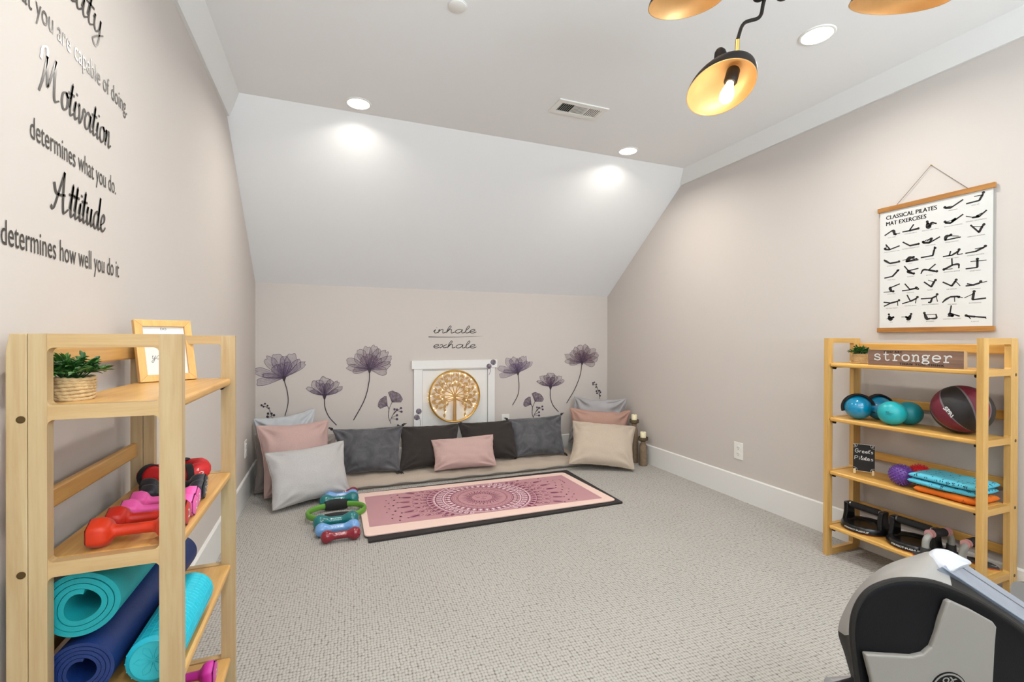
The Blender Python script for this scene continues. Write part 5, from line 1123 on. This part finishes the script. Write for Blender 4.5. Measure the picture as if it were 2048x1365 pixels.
# right corner stack
pillow('crumpled cool grey pillow at the back of the right corner stack', atY(1147, 792, 3.86), atX(1257, 796, 2.492), (2.45, 3.62, .10), (2.06, 3.84, .10), .12, 'p_crump', 10, .05, 2.2, 'p_crump', sag=.07)
pillow('rose linen pillow in the middle of the right corner stack', atY(1138, 815, 3.72), atY(1263, 820, 3.52), (2.44, 3.47, .03), (2.02, 3.68, .08), .14, 'p_terra', 11, .07, 1.0, 'p_terra', sag=.04)
pillow('oat coloured woven pillow at the front of the right stack', atY(1144, 841, 3.62), atY(1273, 852, 3.36), atZ(1270, 941, .02), atZ(1136, 929, .055), .15, 'p_beige', 12, .08, .9, 'p_beige')
# ================================================================== CANDLES
M['turned'] = mat('worn_brown_wood', (126, 106, 84), .7, bump=.6, bscale=60, var=.35, vscale=40); M['rust'] = mat('rusty_metal', (94, 82, 58), .6, .3, bump=.4, bscale=120, var=.35, vscale=60); M['wax'] = mat('cream_wax', (236, 226, 188), .5, var=.03, spec=.4)
def candle(label, c, hp, r=.034):
    c = Vector(c); t = thing('candle_holder', label, 'candle holder', tuple(c), 'rustic candle holders')
    MB().lathe([(0, 0), (r, 0), (r*1.06, .012), (r, .022), (r*.98, hp*.45), (r*.86, hp*.82), (r*.62, hp*.92), (r*.6, hp), (0, hp)], 28, 0, T(c)).build('post', 'turned', t)
    MB().lathe([(0, hp-.002), (r*.7, hp), (r*1.18, hp+.010), (r*1.2, hp+.034), (r*1.14, hp+.035), (r*1.1, hp+.014), (0, hp+.012)], 28, 0, T(c)).build('cup', 'rust', t)
    # the candle stands in the cup: a thing of its own
    cd_ = thing('candle', 'cream pillar candle '+('in the tall rustic holder' if hp > .25 else 'in the short rustic holder'), 'candle', (c.x, c.y, c.z+hp+.012), 'cream pillar candles')
    MB().lathe([(0, hp+.0125), (.0235, hp+.0125), (.0238, hp+.075), (.0215, hp+.078), (.010, hp+.075), (0, hp+.074)], 28, 0, T(c)).build('wax', 'wax', cd_)
    MB().tube([c+Vector((0, 0, hp+.073)), c+Vector((.001, 0, hp+.084))], .0012, 6).build('wick', 'dark', cd_)
candle('short rustic turned candle holder in the right corner by the baseboard', (2.470, 3.262, 0), .205)
candle('tall rustic turned candle holder partly behind the oat pillow', (2.462, 3.375, 0), .335, .034)

# ================================================================== MATS ON THE FLOOR
M['black_mat'] = mat('black_foam', (40, 36, 35), .75, bump=.3, bscale=400, var=.06); M['mat_edge'] = mat('blush_rubber', (232, 202, 190), .7, bump=.15, bscale=500, var=.03); M['mat_field'] = mat('mauve_mat_field', (186, 138, 144), .7, bump=.15, bscale=500, var=.03)
M['mat_ink'] = mat('plum_mat_print', (116, 52, 84), .7, var=.06); M['mat_white'] = mat('pale_mat_print', (228, 206, 214), .7, var=.04)
def slab(corn, z, h, r, N_=8):
    """rounded outline through four corner points"""
    out = []
    for i in range(4):
        p = Vector(corn[i][:2]); a = (Vector(corn[i-1][:2])-p).normalized(); b_ = (Vector(corn[(i+1) % 4][:2])-p).normalized()
        for k in range(N_+1):
            s_ = k/N_; out.append(tuple(p+a*r*(1-s_)**2+b_*r*s_**2))
    return out
bm_c = [atZ(*q, .0) for q in ((737, 1088), (1246, 1008), (1133, 943), (724, 990))]
t = tag(MB().prism(slab(bm_c, 0, 0, .008), .0005, .011).build('exercise_mat', 'black_mat', smooth=False), 'black exercise mat lying underneath the pink mandala mat', 'mat')
zt_ = .0205
pk = [atZ(*q, .020) for q in ((729, 1073), (1233, 1000), (1127, 945), (715, 988))]
t = thing('yoga_mat', 'pink mandala yoga mat lying on the black mat on the carpet', 'yoga mat', tuple((pk[0]+pk[2])/2*Vector((1, 1, 0))[0] if False else ((pk[0].x+pk[2].x)/2, (pk[0].y+pk[2].y)/2, .011)))
MB().prism(slab(pk, 0, 0, .035), .0115, zt_).build('mat_sheet', 'mat_edge', t, bevel=.003, smooth=False)
fd = [atZ(*q, .0205) for q in ((739, 1055), (1205, 997), (1123, 951), (729, 995))]
MB().prism(slab(fd, 0, 0, .006), zt_-.001, zt_+.0005).build('printed_field', 'mat_field', t, smooth=False)
cx = sum(p.x for p in fd)/4; cy = sum(p.y for p in fd)/4
def lerp_clip(y0_, y1_): return y0_, y1_
yb_ = lambda x: fd[0].y+(fd[1].y-fd[0].y)*(x-fd[0].x)/(fd[1].x-fd[0].x)+.006
yt_ = lambda x: fd[3].y+(fd[2].y-fd[3].y)*(x-fd[3].x)/(fd[2].x-fd[3].x)-.006
cy = (yb_(cx)+yt_(cx))/2
pm = MB(); FMt = lambda x, y: (cx+x*1.13, cy+y*1.13, zt_+.0008)
def inside(x, y): return yb_(cx+x*1.13) < cy+y*1.13 < yt_(cx+x*1.13)
def arc(r, wd, mi, n=180, wob=0, lob=0):
    run = []
    for k in range(n+1):
        a = 2*PI*k/n; rr = r+wob*math.cos(a*lob); p = (rr*math.cos(a), rr*math.sin(a))
        if inside(*p): run.append(p)
        else:
            if len(run) > 2: pm.ribbon(run, wd, FMt, mi, 1, smooth=False)
            run = []
    if len(run) > 2: pm.ribbon(run, wd, FMt, mi, 1, smooth=False)
def drop(r0, r1, a, wd, mi, fill=True, lw=.0022):
    ca, sa = math.cos(a), math.sin(a); P = []
    for k in range(14):
        q = 2*PI*k/14; s_ = (1-math.cos(q))/2; rr = r0+(r1-r0)*s_; ww = wd/2*math.sin(q)*(1-s_*.55)
        P.append((rr*ca-ww*sa, rr*sa+ww*ca))
    if all(inside(*p) for p in P):
        if fill: pm.poly(P, FMt, mi)
        else: pm.ribbon(P, lw, FMt, mi, 3, closed=True)
def dots(r, n, rad, mi, ph=0):
    for k in range(n):
        a = 2*PI*(k+ph)/n; p = (r*math.cos(a), r*math.sin(a))
        if inside(p[0], p[1]+rad) and inside(p[0], p[1]-rad): pm.disc(p, rad, FMt, mi, 10)
arc(.062, .003, 0)
for k in range(32):
    a = 2*PI*k/32; ca, sa = math.cos(a), math.sin(a); L_ = .128 if k % 2 else .110
    pm.ribbon([(ca*.066-sa*.0, sa*.066), (ca*.085-sa*.008, sa*.085+ca*.008), (ca*.105+sa*.007, sa*.105-ca*.007), (ca*L_, sa*L_)], .0075 if k % 2 else .0055, FMt, 0, 5, taper='end')
    pm.ribbon([(ca*.07, sa*.07), (ca*.118+sa*.004, sa*.118)], .0018, FMt, 0, 2)
# sleeping sun face
for sx_ in (-1, 1):
    pm.ribbon([(sx_*.034, .012), (sx_*.022, .004), (sx_*.011, .012)], .003, FMt, 0, 5); pm.ribbon([(sx_*.036, .024), (sx_*.022, .030), (sx_*.010, .024)], .0022, FMt, 0, 5)
    pm.ribbon([(sx_*.018, .006), (sx_*.016, .000)], .0016, FMt, 0, 1); pm.ribbon([(sx_*.026, .006), (sx_*.027, .000)], .0016, FMt, 0, 1)
pm.ribbon([(.002, .016), (.005, -.008), (-.003, -.012)], .002, FMt, 0, 5); pm.ribbon([(-.014, -.026), (-.004, -.023), (.0, -.025), (.004, -.023), (.014, -.026), (0, -.034), (-.014, -.026)], .0024, FMt, 0, 4)
arc(.142, .003, 0); arc(.150, .0018, 0); arc(.172, .002, 0); arc(.182, .0045, 0); arc(.206, .0035, 0)
dots(.161, 40, .0028, 0); 
for k in range(36):
    a = 2*PI*k/36; dots(.205, 0, 0, 0); drop(.186, .216, a, .017, 1); drop(.183, .226, a+PI/36, .008, 0)
arc(.226, .0045, 1); arc(.233, .0025, 0)
for k in range(48):
    a = 2*PI*k/48; drop(.236, .262, a, .022, 1, False, .004); drop(.238, .266, a+PI/48, .010, 0)
arc(.270, .005, 0); arc(.278, .003, 1); arc(.290, .003, 0)
for k in range(52):
    a = 2*PI*k/52; drop(.292, .318, a, .026, 0); drop(.268, .286, a, .012, 1)
arc(.322, .003, 0)
for k in range(44):
    a = 2*PI*(k+.5)/44; drop(.322, .350, a, .036, 0, False, .0035); drop(.324, .342, a, .014, 0)
for k in range(36):
    a = 2*PI*(k+.5)/36; drop(.352, .398, a, .052, 0, False, .0026); drop(.366, .392, a, .016, 0)
for k in range(36):
    a = 2*PI*k/36; drop(.395, .470, a, .050, 0, False, .0022); drop(.412, .466, a, .024, 0)
    dots(.480, 36, .0055, 1, 0); dots(.503, 36, .006, 0, .5); dots(.528, 36, .0042, 1, 0); dots(.548, 36, .0045, 0, .5)
pm.ribbon([(.575, .150), (.581, .138), (.577, .124), (.584, .110), (.579, .097), (.585, .083)], .004, FMt, 0, 5); pm.disc((.579, .076), .006, FMt, 0)
pm.build('printed_mandala', ['mat_ink', 'mat_white'], t, smooth=False)
# ================================================================== SMALL DUMBBELLS ON THE CARPET
def vinyl(name, rgb): M[name] = mat(name, rgb, .24, spec=.6, coat=.35, var=.08, vscale=20); return name
vinyl('maroon_vinyl', (134, 22, 40)); vinyl('teal_vinyl_bell', (4, 110, 112)); vinyl('blue_vinyl', (110, 158, 212))
def bell(label, a, b_, R, rm, m_):
    a, b_ = Vector((*a, R)), Vector((*b_, R)); d = b_-a; L = d.length; t = thing('dumbbell', label, 'dumbbell', (*((a+b_)/2).to_2d(), 0), 'glossy bone shaped dumbbells')
    X = frame(a, (0, 0, 1), d); P = []
    for k in range(33):
        s_ = k/32; z = L*s_; e = min(s_, 1-s_)*L
        if e < R: r = math.sqrt(max(0, R*R-(R-e)**2))
        else: q = min(1, (e-R)/(R*1.25)); r = R+(rm-R)*(q*q*(3-2*q))
        P.append((r, z))
    P[0] = (0, 0); P[-1] = (0, L)
    MB().lathe(P, 28, 0, X).build('body', m_, t)
    m = MB(); mid = (a+b_)/2; ud = d.normalized(); sd = Vector((ud.y, -ud.x, 0)); 
    if sd.y > 0: sd = -sd
    def F(u_, v_):
        th_ = .65+v_/rm; return mid+ud*u_+(sd*math.cos(th_)+Vector((0, 0, 1))*math.sin(th_))*(rm+.0012)
    for k in range(4):
        u0 = -.03+k*.017; m.ribbon([(u0, .006), (u0+.004, -.007), (u0+.009, .006)], .0024, F, 0, 1, smooth=False)
    m.build('embossed_mark', m_+'_light', t, smooth=False)
for k, rgb in (('maroon_vinyl', (196, 130, 138)), ('teal_vinyl_bell', (110, 186, 184)), ('blue_vinyl', (184, 208, 236))): M[k+'_light'] = mat(k+'_light', rgb, .35, var=.03)
def g2(x, y): p = atZ(x, y, 0); return (p.x, p.y)
bell('small maroon dumbbell at the very front of the row on the carpet', (-.045, 2.607), (.158, 2.607), .033, .019, 'maroon_vinyl')
bell('light blue dumbbell behind the front maroon one', (-.075, 2.700), (.158, 2.700), .037, .021, 'blue_vinyl')
bell('teal dumbbell in the front row, between the blue one and the green ring', (-.088, 2.800), (.160, 2.800), .042, .024, 'teal_vinyl_bell')
bell('teal dumbbell behind the green ring', (-.062, 3.150), (.178, 3.150), .042, .024, 'teal_vinyl_bell')
bell('light blue dumbbell at the back, behind the teal one', (-.035, 3.246), (.178, 3.246), .036, .021, 'blue_vinyl')
bell('small maroon dumbbell at the back, against the front grey pillow', (-.010, 3.317), (.180, 3.317), .032, .019, 'maroon_vinyl')
# resistance ring
M['green_ring'] = mat('green_foam_ring', (96, 150, 52), .5, bump=.1, bscale=300, var=.06)
rc = Vector((.040, 2.972, .036)); ra, rb = .160, .118
t = thing('pilates_ring', 'green resistance ring with black pads between the teal dumbbells', 'resistance ring', (rc.x, rc.y, 0))
rp = lambda a: rc+Vector((math.cos(a)*ra, math.sin(a)*rb, 0))
MB().tube([rp(2*PI*k/72) for k in range(72)], .0115, 14, 0, True, flat=1.5, up=(0, 0, 1)).build('band', 'green_ring', t)
for s_, nm in ((PI/2, 1), (-PI/2, -1)):
    m = MB(); P = [rp(s_+(-.42+.84*k/12)) for k in range(13)]
    m.tube(P, [.021*(.8+.2*math.sin(PI*k/12)) for k in range(13)], 16, flat=1.6, up=(0, 0, 1)); m.build('pad', 'grip_black', t, angle=60)

# ================================================================== EXERCISE MACHINE
M['silver_shell'] = mat('silver_grey_plastic', (148, 145, 141), .38, spec=.5, var=.03); M['shell_dark'] = mat('charcoal_plastic', (40, 38, 36), .6, bump=.2, bscale=500, spec=.2, var=.06); M['side_black'] = mat('black_plastic_cover', (20, 20, 22), .6, bump=.12, bscale=500, spec=.12, var=.05)
M['panel_grey'] = mat('warm_grey_panel', (134, 130, 124), .5, bump=.08, bscale=500, var=.04); M['cap_white'] = mat('white_end_cap', (188, 191, 198), .4, var=.02); M['alu'] = mat('brushed_aluminium', (170, 182, 200), .3, .7, bump=.06, bscale=200, var=.12, vscale=30); M['chrome'] = mat('polished_steel', (196, 200, 206), .14, 1, var=.03)
# the machine stands turned by the angle TURN; its parts are laid out along its own length (x), width (y) and height
TURN = -YAW; MY = .95
mach = thing('exercise_machine', 'grey and black exercise machine housing with aluminium rail at the lower right corner', 'exercise machine', tuple(RZ(TURN) @ Vector((1.0, 1.05, 0))), None, TURN)
ROOT[mach.name] = ROOT[mach.name] @ RZ(TURN)
def lY(px, py, y):
    r = RZ(-TURN) @ ray(px, py); return EYE + r*((y-EYE.y)/r.y)
def PM(px, py, y=MY): p = lY(px, py, y); return (p.x, p.z)
XZ = lambda y: Matrix(((1, 0, 0, 0), (0, 0, 1, 0), (0, 1, 0, 0), (0, 0, 0, 1)))   # outline (x,z) swept along y
def crv(pts, n=6, closed=False): return [tuple(p.to_2d()) for p in cr([(x, z, 0) for x, z in pts], n, closed)]
# rim of the side cover (front edge), going clockwise from the lower left
rim_px = [(1722, 1400), (1709, 1320), (1704, 1262), (1712, 1218), (1735, 1184), (1772, 1166), (1815, 1160), (1868, 1166), (1930, 1190), (1990, 1224), (2048, 1265), (2130, 1335), (2180, 1420), (2180, 1560), (2100, 1640), (1900, 1660), (1790, 1600), (1748, 1490)]
rim = crv([PM(*q) for q in rim_px], 5, True)
# shell silhouette further back: profile rings lofted from the rim to the far side
DEPTH = .17
back_px = [(1715, 1400), (1690, 1312), (1676, 1262), (1690, 1218), (1720, 1172), (1770, 1132), (1840, 1108), (1872, 1101), (1905, 1118), (1940, 1150), (2048, 1222), (2140, 1300), (2200, 1400), (2200, 1540), (2110, 1640), (1900, 1665), (1785, 1600), (1740, 1490)]
YBk = MY+.085
back = crv([PM(*q, YBk) for q in back_px], 5, True)
n_ = len(rim); vs = []; fs = []; mi_ = []
cenx = sum(p[0] for p in rim)/n_; cenz = sum(p[1] for p in rim)/n_
rings = [(rim, MY), ]
vs += [(x, MY, z) for x, z in rim]
for f_ in (.35, .7, 1.0):
    for i, (r, b_) in enumerate(zip(rim, back)):
        s_ = i/5; fl = max(0, min(1, (s_-6.2)/1.0))*max(0, min(1, (13-s_)/1.0)); g_ = math.sin(f_*PI/2)*(1-fl)+f_*fl
        vs.append((r[0]+(b_[0]-r[0])*g_, MY+(YBk-MY)*f_, r[1]+(b_[1]-r[1])*g_-.006*fl*f_))
bqx = sum(q[0] for q in back_px)/len(back_px); bqy = sum(q[1] for q in back_px)/len(back_px)
for y_, k_2 in ((YBk+.045, .97), (YBk+.08, .90)): vs += [(p[0], y_, p[1]) for p in crv([PM(bqx+(q[0]-bqx)*k_2, bqy+(q[1]-bqy)*k_2, y_) for q in back_px], 5, True)]
K_ = 6
for r in range(K_-1):
    for i in range(n_):
        j = (i+1) % n_; fs.append((r*n_+i, r*n_+j, (r+1)*n_+j, (r+1)*n_+i))
        s_ = i/5                         # index along rim_px
        mi_.append(0 if 1.9 < s_ < 7.6 else 1)
fs.append(tuple((K_-1)*n_+i for i in range(n_))); mi_.append(1)
m = MB(); m.add(vs, fs, mi_); m.build('housing', ['silver_shell', 'shell_dark'], mach, angle=50)
sc_in = lambda P, k: [(cenx+(x-cenx)*k, cenz+(z-cenz)*k) for x, z in P]
# dark lip, then the black side cover
MB().tube([(x, MY, z) for x, z in rim], .0055, 8, 0, True).build('lip', 'shell_dark', mach)
vs = []; rg = [(1.0, .0), (.985, -.004), (.955, -.006), (.93, -.004), (.5, -.012)]
for k, dy in rg: vs += [(x, MY+dy, z) for x, z in sc_in(rim, k)]
fs = []
for r in range(len(rg)-1):
    for i in range(n_): j = (i+1) % n_; fs.append((r*n_+i, r*n_+j, (r+1)*n_+j, (r+1)*n_+i))
fs.append(tuple((len(rg)-1)*n_+i for i in range(n_)))
MB().add(vs, fs).build('side_cover', 'side_black', mach, angle=60)
# raised grey panel with a badge
pan_px = [(1731, 1310), (1780, 1313), (1826, 1315), (1848, 1310), (1864, 1296), (1874, 1270), (1884, 1238), (1896, 1205), (1903, 1203), (1945, 1222), (1988, 1246), (1995, 1256), (1992, 1290), (1988, 1365), (1982, 1480), (1900, 1600), (1800, 1570), (1760, 1460), (1745, 1365)]
PY = MY-.021
pan = [PM(*q, PY) for q in pan_px]
pan = [p for i, p in enumerate(pan)]
MB().prism(pan, MY-.008, PY, 0, XZ(0)).build('side_panel', 'panel_grey', mach, bevel=.004, seg=3, smooth=False)
bc = PM(1897, 1381, PY); bR = .0365
bg = MB().lathe([(bR, 0), (bR, -.0012), (0, -.0012)], 40, 0, frame((bc[0], PY, bc[1]), (1, 0, 0), (0, -1, 0)) @ Matrix.Scale(-1, 4, (0, 0, 1))).build('badge', 'side_black', mach)
m = MB(); FB_ = lambda u_, v_: (bc[0]+u_, PY-.0018, bc[1]+v_)
m.ribbon([(bR*.9*math.cos(2*PI*k/40), bR*.9*math.sin(2*PI*k/40)) for k in range(40)], .0035, FB_, 0, 1, smooth=False, closed=True)
def on_arc(txt, R_, a0, wd, hgt, flip=False):
    def F(u_, v_):
        a = a0-u_/R_; rr = R_+v_; return (bc[0]+rr*math.cos(a), PY-.0020, bc[1]+rr*math.sin(a))
    put_text(m, txt, F, -wd/2, 0, wd, hgt, 0, .03)
on_arc('OX', .0165, PI/2, .021, .0115)
for k in range(3): m.disc((.010*(k-1), -.004), .0015, FB_, 0, 8)
m.build('badge_mark', 'panel_grey', bg, smooth=False)
# aluminium rail and white cap on top
def at_plane(px, py, y): return lY(px, py, y)
rl = [at_plane(*q) for q in ((1896, 1147, MY+.03), (1924, 1129, YBk+.015))]
d = (at_plane(2048, 1247, MY+.03)-rl[0]).normalized()
L_ = .62; a0, a1 = rl[0]-d*.02, rl[1]-d*.02
up_ = d.cross((a1-a0)).normalized(); up_ = up_ if up_.z > 0 else -up_
m = MB(); q = [a0, a1, a1+d*L_, a0+d*L_]; m.add([p+up_*.006 for p in q]+[p-up_*.03 for p in q], [(0, 1, 2, 3), (7, 6, 5, 4), (0, 4, 5, 1), (1, 5, 6, 2), (2, 6, 7, 3), (3, 7, 4, 0)])
rail = m.build('rail', 'alu', mach, bevel=.002, smooth=False)
s0_, s1_ = a0.lerp(a1, .62)+up_*.0064, a0.lerp(a1, .645)+up_*.0064
MB().add([s0_, s1_, s1_+d*L_, s0_+d*L_], [(0, 1, 2, 3)]).build('groove', 'dark', rail, smooth=False)
# white rounded end cap
cpx = [(1862, 1102), (1876, 1101), (1893, 1106), (1915, 1117), (1938, 1130), (1918, 1138), (1900, 1146), (1884, 1138), (1868, 1126), (1859, 1112)]
yy_ = [YBk, YBk, YBk, YBk, YBk, MY+.055, MY+.03, MY+.04, MY+.055, MY+.07]
cp = [lY(x, y, Y_) for (x, y), Y_ in zip(cpx, yy_)]
cc = sum(cp, Vector((0, 0, 0)))/len(cp)
sm = cr(cp, 4, True); nn_ = len(sm)
vs = [p-up_*.020 for p in sm]+[p+up_*.006 for p in sm]+[cc+(p-cc)*.9+up_*.010 for p in sm]+[cc+up_*.0125]
fs = []
for r in range(2):
    for i in range(nn_): j = (i+1) % nn_; fs.append((r*nn_+i, r*nn_+j, (r+1)*nn_+j, (r+1)*nn_+i))
fs += [(2*nn_+i, 2*nn_+(i+1) % nn_, 3*nn_) for i in range(nn_)]
MB().add(vs, fs).build('end_cap', 'cap_white', mach, angle=60)
# steel tubes of the frame
e0 = lY(1664, 1384, MY+.07); MB().tube([e0, e0+Vector((.62, .02, .03))], .026, 20).build('frame_tube', 'chrome', mach)
e1 = RZ(-TURN) @ atD(2046, 1192, 1.62); MB().tube([e1, e1+Vector((.30, -.02, 0))], .045, 24).build('roller', 'chrome', mach)
MB().tube([e1+Vector((.15, -.01, 0)), (e1.x+.15, e1.y-.01, .02)], .02, 14).tube([(e1.x+.15, e1.y-.2, .02), (e1.x+.15, e1.y+.12, .02)], .02, 14).build('rear_foot', 'shell_dark', mach)
px_ = e0.x+.25; yf = MY+.07
MB().tube([(px_, yf, .30), (px_, yf, .03)], .026, 16).tube([(px_, yf-.25, .028), (px_, yf+.25, .028)], .027, 16).build('front_foot', 'shell_dark', mach)
